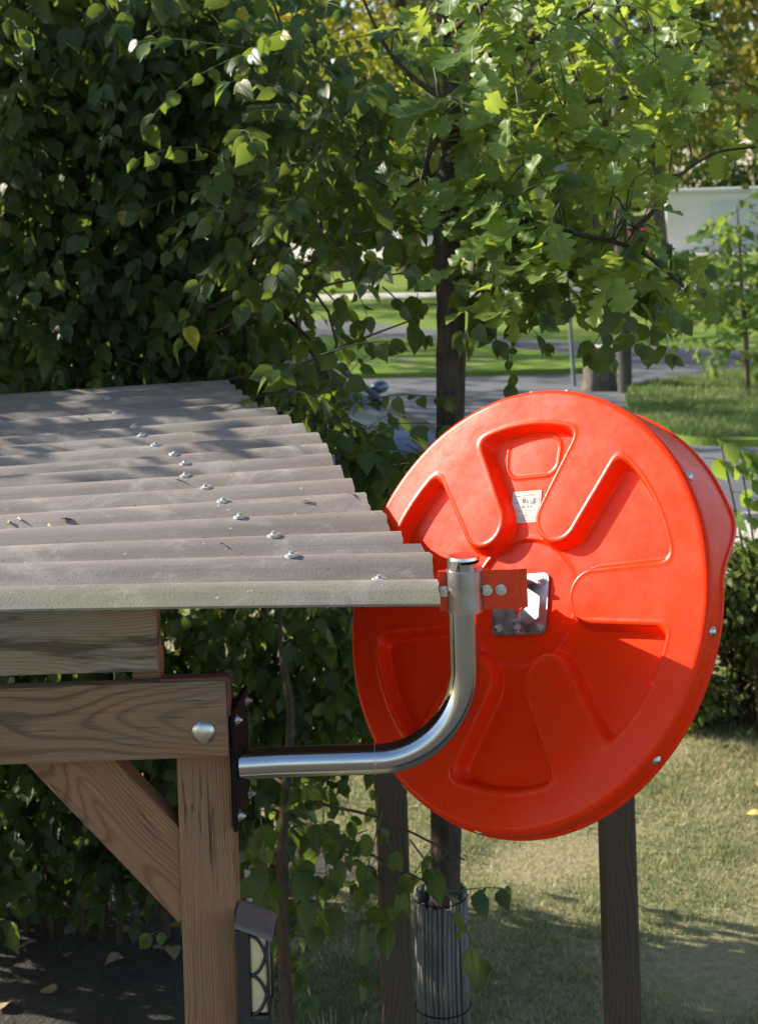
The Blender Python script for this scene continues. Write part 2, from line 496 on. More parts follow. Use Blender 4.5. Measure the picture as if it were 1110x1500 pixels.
M['stump'] = bark('stump_bark', (0.050, 0.040, 0.034), (0.17, 0.14, 0.115), 12, 0.5)
M['lens'] = simple('cream_lens', (0.62, 0.52, 0.30), 0.35, 0, 0.08, 14)
M['lantern_black'] = simple('lantern_plastic', (0.022, 0.021, 0.022), 0.45, 0, 0.2, 50)
M['lantern_cap'] = simple('lantern_cap', (0.17, 0.16, 0.165), 0.35, 0.2, 0.15, 40)
M['dead_leaf'] = simple('dead_leaf', (0.30, 0.22, 0.12), 0.8, 0, 0.35, 3)
M['pale_straw'] = simple('pale_straw', (0.50, 0.45, 0.34), 0.8, 0, 0.3, 12)


def ground_mat():
    m, nt, out = mat('lawn_ground')
    n = N(nt)
    co = n('TexCoord').outputs['Object']
    a = n.noise(co, 0.35, 5.0, 0.6)
    b = n.noise(co, 1.7, 6.0, 0.65)
    c = n.noise(co, 26.0, 5.0, 0.7)
    green = n.ramp(c, [(0.3, (0.110, 0.180, 0.026)), (0.7, (0.190, 0.275, 0.048))])
    straw = n.ramp(c, [(0.3, (0.19, 0.165, 0.085)), (0.7, (0.34, 0.30, 0.165))])
    k = n.math('ADD', n.math('MULTIPLY', a, 0.45), n.math('MULTIPLY', b, 0.55))
    # the garden lawn (close by) is drier than the park beyond the road
    y = n('SeparateXYZ', {0: co}).outputs[1]
    near = n.math('SUBTRACT', 1.0, n.math('DIVIDE', n.math('SUBTRACT', y, 9.0), 6.0), clamp=True)
    k = n.math('SUBTRACT', n.math('ADD', k, n.math('MULTIPLY', near, 0.19)), 0.055)
    base = n.mix(n.ramp(k, [(0.46, 0.0), (0.60, 1.0)]), green, straw)
    n.pr(out, Base_Color=base, Roughness=0.95, Normal=n.bump(c, 0.8, 0.03), Specular_IOR_Level=0.1)
    return m


def asphalt_mat():
    m, nt, out = mat('asphalt')
    n = N(nt)
    co = n('TexCoord').outputs['Object']
    a = n.noise(co, 0.5, 5.0, 0.6)
    b = n.noise(co, 60.0, 3.0, 0.6)
    base = n.ramp(a, [(0.3, (0.075, 0.076, 0.082)), (0.7, (0.118, 0.118, 0.122))])
    base = n.mix(n.math('MULTIPLY', b, 0.3), base, (0.2, 0.2, 0.2, 1))
    n.pr(out, Base_Color=base, Roughness=0.85, Normal=n.bump(b, 0.4, 0.01))
    return m


def soil_mat():
    m, nt, out = mat('dark_soil')
    n = N(nt)
    co = n('TexCoord').outputs['Object']
    a = n.noise(co, 3.0, 6.0, 0.65)
    b = n.noise(co, 40.0, 4.0, 0.65)
    base = n.ramp(n.math('ADD', n.math('MULTIPLY', a, 0.6), n.math('MULTIPLY', b, 0.4)), [(0.35, (0.020, 0.015, 0.011)), (0.65, (0.070, 0.056, 0.042))])
    n.pr(out, Base_Color=base, Roughness=0.95, Normal=n.bump(n.math('ADD', a, b), 0.8, 0.03))
    return m


M['ground'] = ground_mat()
M['asphalt'] = asphalt_mat()
M['soil'] = soil_mat()


def grass_mat(name='grass_blades', shift=0.0):
    m, nt, out = mat(name)
    n = N(nt)
    isl = n('NewGeometry').outputs['Random Per Island']
    co = n('TexCoord').outputs['Object']
    b = n.noise(co, 1.5, 6.0, 0.65)
    k = n.math('ADD', n.math('ADD', n.math('MULTIPLY', b, 0.75), n.math('MULTIPLY', isl, 0.30)), shift)
    base = n.ramp(k, [(0.42, (0.13, 0.20, 0.05)), (0.51, (0.24, 0.27, 0.10)), (0.60, (0.44, 0.39, 0.21)), (0.76, (0.60, 0.53, 0.35))])
    pr = n('BsdfPrincipled', {'Base Color': base, 'Roughness': 0.6, 'Specular IOR Level': 0.3})
    tr = n('BsdfTranslucent', {'Color': base})
    mx = n('MixShader', {0: 0.35, 1: pr.outputs[0], 2: tr.outputs[0]})
    nt.links.new(mx.outputs[0], out.inputs[0])
    return m


M['grass'] = grass_mat()
M['park_grass'] = grass_mat('park_grass_blades', -0.13)


# ------------------------------------------------------------------ the ground, roads and paths
def sheet(name, pts, z, mt, kind='structure', thick=0.0):
    bm = bmesh.new()
    vs = [bm.verts.new((p[0], p[1], z)) for p in pts]
    f = bm.faces.new(vs)
    bm.normal_update()
    if f.normal.z < 0: bmesh.ops.reverse_faces(bm, faces=[f])
    if thick:
        r = bmesh.ops.extrude_face_region(bm, geom=bm.faces[:])
        for v in r['geom']:
            if isinstance(v, bmesh.types.BMVert): v.co.z -= thick
        bmesh.ops.recalc_face_normals(bm, faces=bm.faces[:])
    bmesh.ops.triangulate(bm, faces=bm.faces[:])
    return tag(bm_obj(name, bm, mt), kind=kind)


def gpts(L):
    return [onz(x, y, 0.0) for x, y in L]


def curve_edge(P, n=8):
    return smooth_path([Vector((p[0], p[1], 0)) for p in P], n)


sheet('ground', [(-600, -20), (600, -20), (600, 900), (-600, 900)], 0.0, M['ground'])
road_top = curve_edge(gpts([(-900, 452), (200, 462), (470, 468), (640, 483), (760, 496), (924, 503), (1110, 515), (1500, 530), (2600, 560)]))
road_bot = [Vector((30, 13.7, 0)), Vector((-30, 13.7, 0))]
sheet('road', list(road_top) + road_bot, 0.004, M['asphalt'])
sheet('pavement', [(-30, 12.3), (30, 12.3), (30, 13.6), (-30, 13.6)], 0.06, M['concrete'], thick=0.06)
box_obj('kerb', (0, 13.64, 0.05), (60, 0.10, 0.12), M['kerb'], bevel=0.01)['kind'] = 'structure'
# grass island right of the mirror and verge left of it
isl = curve_edge(gpts([(918, 585), (930, 572), (1010, 561), (1110, 549), (1500, 520), (2300, 505)])) + curve_edge(gpts([(2300, 700), (1500, 668), (1110, 656), (1000, 650), (940, 628), (918, 600), (918, 585)]))
sheet('grass_island', isl[:-1], 0.09, M['ground'], thick=0.09)
verge = curve_edge(gpts([(-900, 490), (200, 496), (470, 500), (640, 505), (760, 518), (840, 527), (868, 538)])) + curve_edge(gpts([(864, 547), (760, 550), (640, 553), (470, 556), (100, 560), (-900, 565)]))
sheet('grass_verge', verge, 0.09, M['ground'], thick=0.09)
# soil under the hedge and shelter
sheet('soil_bed', curve_edge([(-9, 2.2, 0), (-0.9, 2.2, 0), (-0.55, 4.5, 0), (-0.5, 5.6, 0), (-0.35, 6.6, 0), (-0.7, 7.4, 0), (-9, 7.6, 0)], 6), 0.006, M['soil'])
sheet('unseen_dark_deck', [(-9, -9), (9, -9), (9, 2.0), (-9, 2.0)], 0.012, M['pole_wood'])  # unseen dark ground, added to darken the pipe's reflections and cut warm bounce
# sunlit concrete yard and path across the park
sheet('yard', [(-90, 66), (90, 62), (90, 118), (-90, 118)], 0.008, M['concrete'])
sheet('footpath', [(-80, 45.5), (80, 41.5), (80, 44), (-80, 48.5)], 0.008, M['concrete'])


# ------------------------------------------------------------------ the shelter
def plank(name, p0, p1, wy, hz, mt, parent, up=Vector((0, 0, 1)), bevel=0.004):
    """timber from p0 to p1, local X along the length, wy thick and hz tall"""
    p0, p1 = Vector(p0), Vector(p1)
    d = (p1 - p0); L = d.length; d.normalize()
    z = (up - d * up.dot(d)).normalized(); y = z.cross(d)
    mw = Matrix((d, y, z)).transposed().to_4x4()
    mw.translation = (p0 + p1) / 2
    bm = bmesh.new()
    add_box(bm, (0, 0, 0), (L, wy, hz))
    bmesh.ops.bevel(bm, geom=bm.edges[:], offset=bevel, segments=2, profile=0.6, affect='EDGES')
    return bm_obj(name, bm, mt, parent, mw, smooth=False)


YF = 2.75                                    # front face of the frame
shelter = empty('garden_shelter', (-0.30, YF, 0), 'weathered timber garden shelter with a grey corrugated roof', 'shelter')
pw, bh = 0.096, 0.134
xr = at(333, 1050, YF).x
zt = at(333, 997, YF).z
post = plank('post', (xr - pw / 2, YF + pw / 2 + 0.035, 0), (xr - pw / 2, YF + pw / 2 + 0.035, zt - 0.060), pw, pw, M['wood_post'], shelter, up=Vector((0, -1, 0)))
beam = plank('beam', (xr - 4.0, YF + 0.016, zt - bh / 2 - 0.018), (xr, YF + 0.016, zt - bh / 2), 0.032, bh, M['wood_beam'], shelter)
zr = at(230, 985, YF).z
xr2 = at(230, 940, YF).x
rafter = plank('rafter', (xr2 - 3.6, YF + 0.030, zr + 0.061), (xr2, YF + 0.030, zr + 0.061), 0.050, 0.122, M['wood_rafter'], shelter)
box_obj('spacer_block', (xr2 - 0.026, YF + 0.062, (zt + zr + 0.004) / 2), (0.05, 0.05, zr + 0.05 - zt), M['wood_post'], shelter, 0.002)
box_obj('red_edge_strip', (xr + 0.0025, YF + 0.017, zt - 0.030), (0.005, 0.029, 0.066), M['red_paint'], shelter, 0.001)
box_obj('red_edge_strip', (xr - 0.057, YF + 0.018, zt + 0.002), (0.118, 0.026, 0.005), M['red_paint'], shelter, 0.001)
b0 = at(60, 1060, YF + 0.068); b1 = at(300, 1310, YF + 0.068)
brace = plank('brace', b0, b1, 0.052, 0.118, M['wood_brace'], shelter, up=Vector((0.6, 0, 0.8)))
# rear frame
plank('rear_post', (-1.95, 5.5, 0), (-1.95, 5.5, 2.16), 0.096, 0.096, M['wood_dark'], shelter, up=Vector((0, -1, 0)))
plank('rear_post', (-3.9, 5.5, 0), (-3.9, 5.5, 2.16), 0.096, 0.096, M['wood_dark'], shelter, up=Vector((0, -1, 0)))
plank('post', (-3.9, YF + 0.05, 0), (-3.9, YF + 0.05, zt - bh - 0.02), pw, pw, M['wood_dark'], shelter, up=Vector((0, -1, 0)))
plank('purlin', (-1.95, YF + 0.10, 2.218), (-1.95, 5.6, 2.218), 0.06, 0.10, M['wood_dark'], shelter)
plank('purlin', (-3.5, YF + 0.10, 2.218), (-3.5, 5.6, 2.218), 0.06, 0.10, M['wood_dark'], shelter)
plank('purlin', (-0.52, YF + 0.10, 2.222), (-0.88, 5.6, 2.222), 0.05, 0.09, M['wood_dark'], shelter)
# a dark board with pale edges seen behind the brace
hb = at(172, 1128, 4.6)
hbo = box_obj('hanging_board', (hb.x, hb.y, hb.z + 0.02), (0.05, 0.02, 0.34), M['lantern_black'], shelter, 0.002)
box_obj('hanging_wire', (hb.x, hb.y, (hb.z + 2.36) / 2), (0.003, 0.003, 2.0 - hb.z + 0.1), M['steel_edge'], hbo)
for sx in (-1, 1):
    box_obj('edge_strip', (hb.x + sx * 0.028, hb.y, hb.z + 0.02), (0.005, 0.022, 0.34), M['steel_edge'], hbo)
# coach bolt in the beam end
bp = at(298, 1073, YF)
bm = bmesh.new()
bmesh.ops.create_uvsphere(bm, u_segments=24, v_segments=12, radius=0.018)
for v in bm.verts: v.co.y = min(v.co.y, 0.0) * 0.38
add_cyl(bm, (0, 0.001, 0), (0, -0.0012, 0), 0.020, seg=28)
bm_obj('coach_bolt', bm, M['bolt'], beam, Matrix.Translation((bp.x, YF - 0.0005, bp.z)), smooth=True)

# corrugated sheets: waves run along X
PITCH, AMP, TH = 0.177, 0.0172, 0.0040
Y0 = 2.63
ZM = CAMZ - 0.7006


def roof_z(X, Y):
    k = np.clip((Y - 2.66) / 0.8, 0, 1)
    slope = -0.022 + 0.062 * k
    sag = 0.004 * np.sin(X * 2.1 + Y * 3.0)
    return ZM + slope * (X + 0.5) * np.clip(1.0 + (X + 1.6) * 0.0, 0, 1) * np.where(X < -1.5, 1.5 / np.maximum(-X, 1.5) * 0.9 + 0.1, 1.0) + sag + 0.017 * np.clip((Y - 2.9) / 2.5, 0, 1) - AMP * np.cos((Y - Y0) / PITCH * 2 * np.pi)


edge_px = [(545, 752), (520, 722), (505, 702), (470, 657), (428, 632), (385, 607), (352, 578), (325, 556), (322, 553)]
ee = [onz(x, y, ZM + 0.006) for x, y in edge_px]
near_px = [(644, 884), (640, 866), (628, 822), (606, 803), (592, 784), (580, 772)]
en = [onz(x, y, ZM - 0.004) for x, y in near_px]
EY, EX = np.array([p.y for p in ee]), np.array([p.x for p in ee])
EY, EX = np.concatenate([[2.95, 3.12], EY]), np.concatenate([[0.030, 0.018], EX])
NY, NX = np.array([p.y for p in en]), np.array([p.x for p in en])


def roof_sheet(y0, y1, near, lift, seed):
    r = np.random.default_rng(seed)
    nY = int(round((y1 - y0) / PITCH * 18)) + 1
    ys = np.linspace(y0, y1, nY)
    xe = np.interp(ys, NY, NX) if near else np.interp(ys, EY, EX)
    if not near:
        wv = np.floor((ys - Y0) / PITCH + 0.15)
        xe = xe + 0.010 * np.sin(wv * 12.9898 + seed) - 0.002
    xe = xe + r.normal(0, 0.0012, nY)
    t = np.concatenate([np.linspace(0, 0.8, 26), np.linspace(0.8, 1, 15)[1:]])
    xl = -4.1 + 0.01 * seed
    X = xl + (xe - xl)[:, None] * t[None, :]
    Y = np.repeat(ys[:, None], len(t), 1)
    Z = roof_z(X, Y) + lift
    nx = len(t)
    top = np.stack([X, Y, Z], -1).reshape(-1, 3)
    bot = top.copy(); bot[:, 2] -= TH
    V = np.vstack([top, bot]); o = len(top)
    T = []
    def q(a, b, c, d): T.append((a, b, c)); T.append((a, c, d))
    for i in range(nY - 1):
        for j in range(nx - 1):
            a, b, c, d = i * nx + j, i * nx + j + 1, (i + 1) * nx + j + 1, (i + 1) * nx + j
            q(a, b, c, d); q(o + a, o + d, o + c, o + b)
    for i in range(nY - 1):
        a, d = i * nx + nx - 1, (i + 1) * nx + nx - 1
        q(a, o + a, o + d, d)
        a, d = i * nx, (i + 1) * nx
        q(d, o + d, o + a, a)
    for j in range(nx - 1):
        q(j, o + j, o + j + 1, j + 1)
        a, b = (nY - 1) * nx + j, (nY - 1) * nx + j + 1
        q(b, o + b, o + a, a)
    me = np_mesh('roof_sheet', V, T, smooth=True)
    me.set_sharp_from_angle(angle=math.radians(50))
    return link('roof_sheet', me, M['fibre'], shelter)


cut = Y0 + 2.25 * PITCH
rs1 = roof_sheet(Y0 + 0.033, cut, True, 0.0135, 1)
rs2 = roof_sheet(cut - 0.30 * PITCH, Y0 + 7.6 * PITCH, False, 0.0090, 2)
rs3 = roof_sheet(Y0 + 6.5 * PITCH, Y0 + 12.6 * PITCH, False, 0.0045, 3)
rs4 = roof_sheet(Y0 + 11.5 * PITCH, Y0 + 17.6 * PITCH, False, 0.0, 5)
sheets = [(Y0, cut, rs1, 0.0135), (cut, Y0 + 7.55 * PITCH, rs2, 0.009), (Y0 + 7.55 * PITCH, Y0 + 12.55 * PITCH, rs3, 0.0045), (Y0 + 12.55 * PITCH, 9, rs4, 0.0)]
bm = bmesh.new()
add_cyl(bm, (0, 0, -0.002), (0, 0, 0.0035), 0.0135, 0.0125, 20)
bmesh.ops.create_uvsphere(bm, u_segments=14, v_segments=8, radius=0.0062, matrix=Matrix.Translation((0, 0, 0.002)))
add_cyl(bm, (0, 0, 0.005), (0, 0, 0.0095), 0.0044, 0.0042, 6)
screw_me = bpy.data.meshes.new('roof_screw'); bm.to_mesh(screw_me); bm.free()
screw_me.materials.append(M['screw'])
for i, (x, y) in enumerate([(428, 821), (402, 791), (353, 763), (330, 737), (304, 717), (277, 694), (270, 685), (256, 666), (232, 648), (213, 633), (201, 622), (175, 600), (158, 583), (555, 850)]):
    p = onz(x, y, ZM + 0.022)
    yy = Y0 + (round((p.y - Y0) / PITCH - 0.5) + 0.5) * PITCH if i < 13 else p.y
    for a, b, o, l in sheets:
        if a <= yy < b:
            zz = float(roof_z(np.array(p.x), np.array(yy))) + l
            link('screw', screw_me, None, o, Matrix.Translation((p.x, yy, zz)) @ Matrix.Rotation(random.uniform(-0.15, 0.15), 4, 'X') @ Matrix.Rotation(random.uniform(-0.15, 0.15), 4, 'Y'))
            break

# bits of leaf and twig caught in the valleys
rl = np.random.default_rng(91)
nl = 70
lp = np.zeros((nl, 3))
lp[:, 1] = Y0 + np.floor(rl.uniform(1, 14, nl)) * PITCH + rl.normal(0.03, 0.03, nl)
lp[:, 0] = np.interp(lp[:, 1], EY, EX) - rl.uniform(0.03, 1.6, nl)
lp[:, 2] = roof_z(lp[:, 0], lp[:, 1]) + 0.0120
LV, LT = [], []
for i in range(nl):
    a_ = rl.uniform(0, 6.28); l_ = rl.uniform(0.006, 0.020); w_ = l_ * rl.uniform(0.15, 0.5)
    dv, sv_ = np.array([math.cos(a_), math.sin(a_), rl.normal(0, 0.2)]), np.array([-math.sin(a_), math.cos(a_), rl.normal(0, 0.3)])
    LV += [lp[i] - dv * l_, lp[i] + sv_ * w_ + (0, 0, 0.003), lp[i] + dv * l_, lp[i] - sv_ * w_ + (0, 0, 0.002)]
    LT += [(4 * i, 4 * i + 1, 4 * i + 2), (4 * i, 4 * i + 2, 4 * i + 3)]
lit = link('leaf_litter', np_mesh('leaf_litter', np.array(LV), np.array(LT), smooth=False), M['dead_leaf'], shelter)
lit['kind'] = 'stuff'

# ------------------------------------------------------------------ the traffic mirror on its pipe
n_ = Vector((-0.634602, -0.65714961, 0.40673664)).normalized()
u_ = Vector((0.7193398, -0.69465837, 0.0)).normalized()
v_ = n_.cross(u_)
if v_.z < 0: v_ = -v_
psi = math.radians(11)
u_, v_ = u_ * math.cos(psi) + v_ * math.sin(psi), v_ * math.cos(psi) - u_ * math.sin(psi)
MC = at(754, 878, 3.08)
MW = Matrix((u_, v_, n_)).transposed().to_4x4(); MW.translation = MC
plate_base = at(352, 1118, 2.80)
mirror = empty('traffic_mirror', plate_base, 'round orange traffic mirror seen from behind on a bent galvanised pipe', 'traffic mirror')
R = 0.430


def smin(a, b, k):
    h = np.clip(0.5 + 0.5 * (b - a) / k, 0, 1)
    return b * (1 - h) + a * h - k * h * (1 - h)


def sstep(x):
    x = np.clip(x, 0, 1)
    return x * x * (3 - 2 * x)


def back_h(x, y):
    r = np.hypot(x, y)
    th = np.arctan2(y, x)
    # six raised lobes at 0, 60, 120 ... degrees point inwards from the outer ring
    k = np.round(th / (np.pi / 3)) * (np.pi / 3)
    a = r * np.cos(th - k); b = r * np.sin(th - k)
    w = 0.118 * R
    a0 = 0.305 * R + w
    d_l = np.where(a < a0, np.hypot(a - a0, b), np.abs(b)) - w - 0.05 * np.maximum(a - a0, 0)
    d_r = 0.825 * R - r
    d = smin(d_l, d_r, 0.030)
    rec = sstep((d + 0.001) / 0.0135)
    h = 0.006 * (1 - (r / R) ** 2) - 0.030 * rec
    h = h - 0.0065 * sstep((0.285 * R - r) / 0.005 + 0.5) * rec
    h = h + 0.0012 * np.exp(-((r - 0.295 * R) / 0.003) ** 2) * rec
    # crease line round every pocket, moulded panel outline in the top pocket
    h = h + 0.0011 * np.exp(-((d + 0.0045) / 0.0030) ** 2) * (r < 0.86 * R)
    px, py = x / (1 + 0.9 * (y - 0.70 * R)), y - 0.685 * R
    qx, qy = np.abs(px) - 0.066, np.abs(py) - 0.042
    dp = np.hypot(np.maximum(qx + 0.03, 0), np.maximum(qy + 0.03, 0)) + np.minimum(np.maximum(qx + 0.03, qy + 0.03), 0) - 0.03
    h = h + 0.0026 * np.exp(-(dp / 0.0030) ** 2)
    h = h + 0.0006 * np.sin(x * 31 + 1) * np.sin(y * 27)
    return h


def housing():
    NT = 720
    th = np.linspace(0, 2 * np.pi, NT, endpoint=False)
    rr = np.concatenate([np.linspace(0.004, 0.10, 22), np.linspace(0.10, R - 0.012, 175)[1:]])
    rings = []
    for r in rr:
        x, y = r * np.cos(th), r * np.sin(th)
        rings.append(np.stack([x, y, back_h(x, y)], -1))
    z0 = back_h((R - 0.012) * np.cos(th), (R - 0.012) * np.sin(th))
    for a in np.linspace(0, math.pi / 2, 7)[1:]:
        r = R - 0.012 + 0.012 * math.sin(a)
        rings.append(np.stack([r * np.cos(th), r * np.sin(th), z0 - 0.012 * (1 - math.cos(a))], -1))
    # wall; the hood over the top reaches further forward
    deg = (np.degrees(th) + 90) % 360 - 90
    s = np.minimum(sstep((deg - (2)) / 22), sstep((178 - deg) / 22))
    dep = 0.034 + 0.088 * s + 0.020 * s * np.clip(np.cos(np.radians(deg - 90)), 0, 1)
    for f in np.linspace(0.12, 1, 10):
        r = R + 0.002 * f
        rings.append(np.stack([r * np.cos(th), r * np.sin(th), z0 - 0.012 - (dep - 0.012) * f], -1))
    r = R + 0.006
    rings.append(np.stack([r * np.cos(th), r * np.sin(th), z0 - dep - 0.002], -1))
    rings.append(np.stack([r * np.cos(th), r * np.sin(th), z0 - dep - 0.009], -1))
    r = R - 0.002
    rings.append(np.stack([r * np.cos(th), r * np.sin(th), z0 - dep - 0.009], -1))
    rings.append(np.stack([(R - 0.005) * np.cos(th), (R - 0.005) * np.sin(th), np.full(NT, -0.040)], -1))
    rings.append(np.stack([(R - 0.02) * np.cos(th), (R - 0.02) * np.sin(th), np.full(NT, -0.040)], -1))
    V = np.vstack(rings)
    n = len(rings)
    i = np.repeat(np.arange(n - 1), NT); j = np.tile(np.arange(NT), n - 1); k = (j + 1) % NT
    A, B, C, D = i * NT + j, i * NT + k, (i + 1) * NT + k, (i + 1) * NT + j
    T = np.vstack([np.stack([A, D, C], -1), np.stack([A, C, B], -1)])
    V = np.vstack([V, [[0, 0, back_h(np.array(0.0), np.array(0.0))]]])
    jj = np.arange(NT)
    T = np.vstack([T, np.stack([np.full(NT, len(V) - 1), jj, (jj + 1) % NT], -1)])
    return V, T


V, T = housing()
me = np_mesh('housing', V, T)
me.set_sharp_from_angle(angle=math.radians(60))
hs = link('housing', me, M['orange'], mirror, MW)
# convex reflecting face on the far side
bm = bmesh.new()
bmesh.ops.create_uvsphere(bm, u_segments=64, v_segments=24, radius=R - 0.012)
for v in bm.verts: v.co.z = -0.041 - max(-v.co.z, 0) * 0.14
bm_obj('mirror_face', bm, M['mirror'], mirror, MW, smooth=True)
# rivets round the wall
bm = bmesh.new()
bmesh.ops.create_uvsphere(bm, u_segments=14, v_segments=8, radius=0.0075)
for v in bm.verts: v.co.z *= 0.75
add_cyl(bm, (0, 0, -0.002), (0, 0, 0.0016), 0.010, 0.0096, 16)
riv_me = bpy.data.meshes.new('rivet'); bm.to_mesh(riv_me); bm.free(); riv_me.materials.append(M['bolt'])
riv_me.polygons.foreach_set('use_smooth', np.ones(len(riv_me.polygons), dtype=bool))
for d in (-98, -42, -9, 31, 79, 91, 150, 200, 235):
    a = math.radians(d)
    o = Vector((math.cos(a), math.sin(a), 0))
    q = o.to_track_quat('Z', 'Y').to_matrix().to_4x4()
    link('rivet', riv_me, None, mirror, MW @ Matrix.Translation(o * (R + 0.001) + Vector((0, 0, -0.022))) @ q)

# sticker in the top pocket
SZ = float(back_h(np.array(0.0), np.array(0.46 * R))) + 0.0012
SM = MW @ Matrix.Translation((-0.008, 0.445 * R, SZ)) @ Matrix.Rotation(math.radians(-1.0), 4, 'Z')
SM = SM @ Matrix.Rotation(math.radians(0.4), 4, 'X') @ Matrix.Diagonal((1.05, 1.08, 1, 1))
st = box_obj('label_sticker', (0, 0, 0), (0.068, 0.060, 0.0006), M['paper'], mirror, 0, SM)
bm = bmesh.new(); bp_ = bmesh.new()
def bar(b, x, y, w, h): add_box(b, (x, y, 0.0005), (w, h, 0.0003))
r_ = random.Random(3)
for (x0, y, wt, ht, nn) in [(-0.026, 0.021, 0.011, 0.0018, 5), (-0.006, 0.022, 0.026, 0.0018, 9), (-0.026, 0.008, 0.010, 0.0018, 4), (-0.026, -0.005, 0.005, 0.0018, 2), (-0.026, -0.018, 0.008, 0.0018, 4), (-0.006, -0.017, 0.012, 0.0018, 5)]:
    for i in range(nn):
        bar(bp_, x0 + wt * i / nn, y, wt / nn * 0.62, ht * r_.uniform(0.8, 1.3))
for (x0, y, wt, nn) in [(-0.010, 0.000, 0.009, 4), (0.003, 0.000, 0.004, 2), (0.010, 0.000, 0.006, 2)]:
    for i in range(nn): bar(bp_, x0 + wt * i / nn, y, wt / nn * 0.6, 0.004)
for (y, x0, x1) in [(-0.0075, -0.018, 0.024), (-0.0215, -0.018, 0.026)]:
    add_box(bp_, ((x0 + x1) / 2, y, 0.0005), (x1 - x0, 0.0007, 0.0003))
for (x, y, ww, hh) in [(0, 0.0272, 0.060, 0.0007), (0, -0.0262, 0.060, 0.0007), (-0.0300, 0.0005, 0.0007, 0.053), (0.0300, 0.0005, 0.0007, 0.053)]:
    add_box(bp_, (x, y, 0.0005), (ww, hh, 0.0003))
# round seal, two strokes and a dense stamp
for i in range(12):
    a = i / 12 * 2 * math.pi
    add_box(bm, (-0.006 + 0.0028 * math.cos(a), 0.0115 + 0.0038 * math.sin(a), 0.0005), (0.0018, 0.0018, 0.0003), Matrix.Rotation(a, 4, 'Z'))
bar(bm, -0.006, 0.0115, 0.002, 0.0025)
bar(bm, 0.001, 0.0105, 0.001, 0.008); bar(bm, 0.003, 0.0075, 0.003, 0.001); bar(bm, 0.0045, 0.009, 0.001, 0.003)
add_box(bm, (0.010, 0.009, 0.0005), (0.001, 0.007, 0.0003), Matrix.Rotation(0.4, 4, 'Z'))
for i in range(4): bar(bm, 0.0185, 0.0145 - i * 0.0026, 0.006 + 0.001 * (i % 2), 0.0014)
bar(bm, 0.0168, 0.0105, 0.001, 0.009); bar(bm, 0.0205, 0.0105, 0.001, 0.009); bar(bm, 0.016, 0.0058, 0.010, 0.0012)
bm_obj('printed_stamp', bm, M['ink'], st, SM)
bm_obj('printed_lines', bp_, M['ink_pale'], st, SM)

# mounting plate on the hub
HZ = float(back_h(np.array(0.0), np.array(0.0))) + 0.003
PM = MW @ Matrix.Translation((-0.006, -0.004, HZ)) @ Matrix.Rotation(math.radians(1), 4, 'Z')
bm = bmesh.new()
add_box(bm, (0, 0, 0), (0.132, 0.118, 0.005))
vert_e = [e for e in bm.edges if abs((e.verts[0].co - e.verts[1].co).normalized().z) > 0.9]
bmesh.ops.bevel(bm, geom=vert_e, offset=0.014, segments=5, profile=0.5, affect='EDGES')
pl = bm_obj('mount_plate', bm, M['plate'], mirror, PM)
bm = bmesh.new()
add_cyl(bm, (0, 0, 0), (0, 0, 0.002), 0.0095, seg=20)
add_cyl(bm, (0, 0, 0.001), (0, 0, 0.0075), 0.0068, seg=6)
add_cyl(bm, (0, 0, 0.007), (0, 0, 0.012), 0.0035, seg=12)
bolt_me = bpy.data.meshes.new('bolt'); bm.to_mesh(bolt_me); bm.free(); bolt_me.materials.append(M['bolt'])
for x, y in ((-0.050, -0.044), (0.050, -0.044), (0.050, 0.044), (-0.050, 0.044)):
    link('bolt', bolt_me, None, pl, PM @ Matrix.Translation((x, y, 0.0025)))
# hinge lugs and long hinge bolt on the plate
for y in (-0.040, 0.040):
    bm = bmesh.new()
    add_box(bm, (0.018, y, 0.020), (0.032, 0.006, 0.036))
    bmesh.ops.bevel(bm, geom=bm.edges[:], offset=0.002, segments=2, affect='EDGES')
    bm_obj('hinge_lug', bm, M['dull_zinc'], pl, PM)
bm = bmesh.new()
add_cyl(bm, (0.018, -0.062, 0.028), (0.018, 0.058, 0.028), 0.0052, seg=14)
add_cyl(bm, (0.018, 0.050, 0.028), (0.018, 0.058, 0.028), 0.0095, seg=6)
add_cyl(bm, (0.018, -0.056, 0.028), (0.018, -0.048, 0.028), 0.0095, seg=6)
bm_obj('hinge_bolt', bm, M['dull_zinc'], pl, PM, smooth=False)
HP = PM @ Vector((0.018, 0.0, 0.028))

# the bent pipe
PR = 0.0262
YP = 2.80
c0 = at(352, 1119, YP); c1 = at(540, 1112, YP); c2 = at(681, 975, YP); c3 = at(679, 818, YP)
Rb = c2.z - c1.z
ctr = Vector((c2.x - Rb, YP, c1.z + Rb))
path = [Vector((c0.x, YP, c1.z - 0.002))]
path += [c0.lerp(c1, t) * 0 + Vector((c0.x + (ctr.x - c0.x) * t, YP, c1.z)) for t in (0.3, 0.6, 0.9)]
for a in np.linspace(-90, 0, 28):
    path.append(ctr + Vector((Rb * math.cos(math.radians(a)), 0, Rb * math.sin(math.radians(a)))))
path += [Vector((c2.x, YP, c2.z + (c3.z - c2.z) * t)) for t in (0.1, 0.4, 0.7, 1.0)]
V, T = tube(path, PR, 40)
pipe = link('pipe_arm', np_mesh('pipe_arm', V, T), M['galv'], mirror, smooth=True)
pipe.data.set_sharp_from_angle(angle=math.radians(50))
bm = bmesh.new()
add_cyl(bm, (c3.x, YP, c3.z), (c3.x, YP, c3.z + 0.005), PR + 0.0015, PR + 0.0005, 40)
bm_obj('end_cap', bm, M['galv'], pipe)
bm = bmesh.new()
add_cyl(bm, (c3.x, YP, c3.z - 0.006), (c3.x, YP, c3.z - 0.002), PR + 0.0008, seg=40)
bm_obj('cap_seal', bm, M['black_metal'], pipe)
bm = bmesh.new()
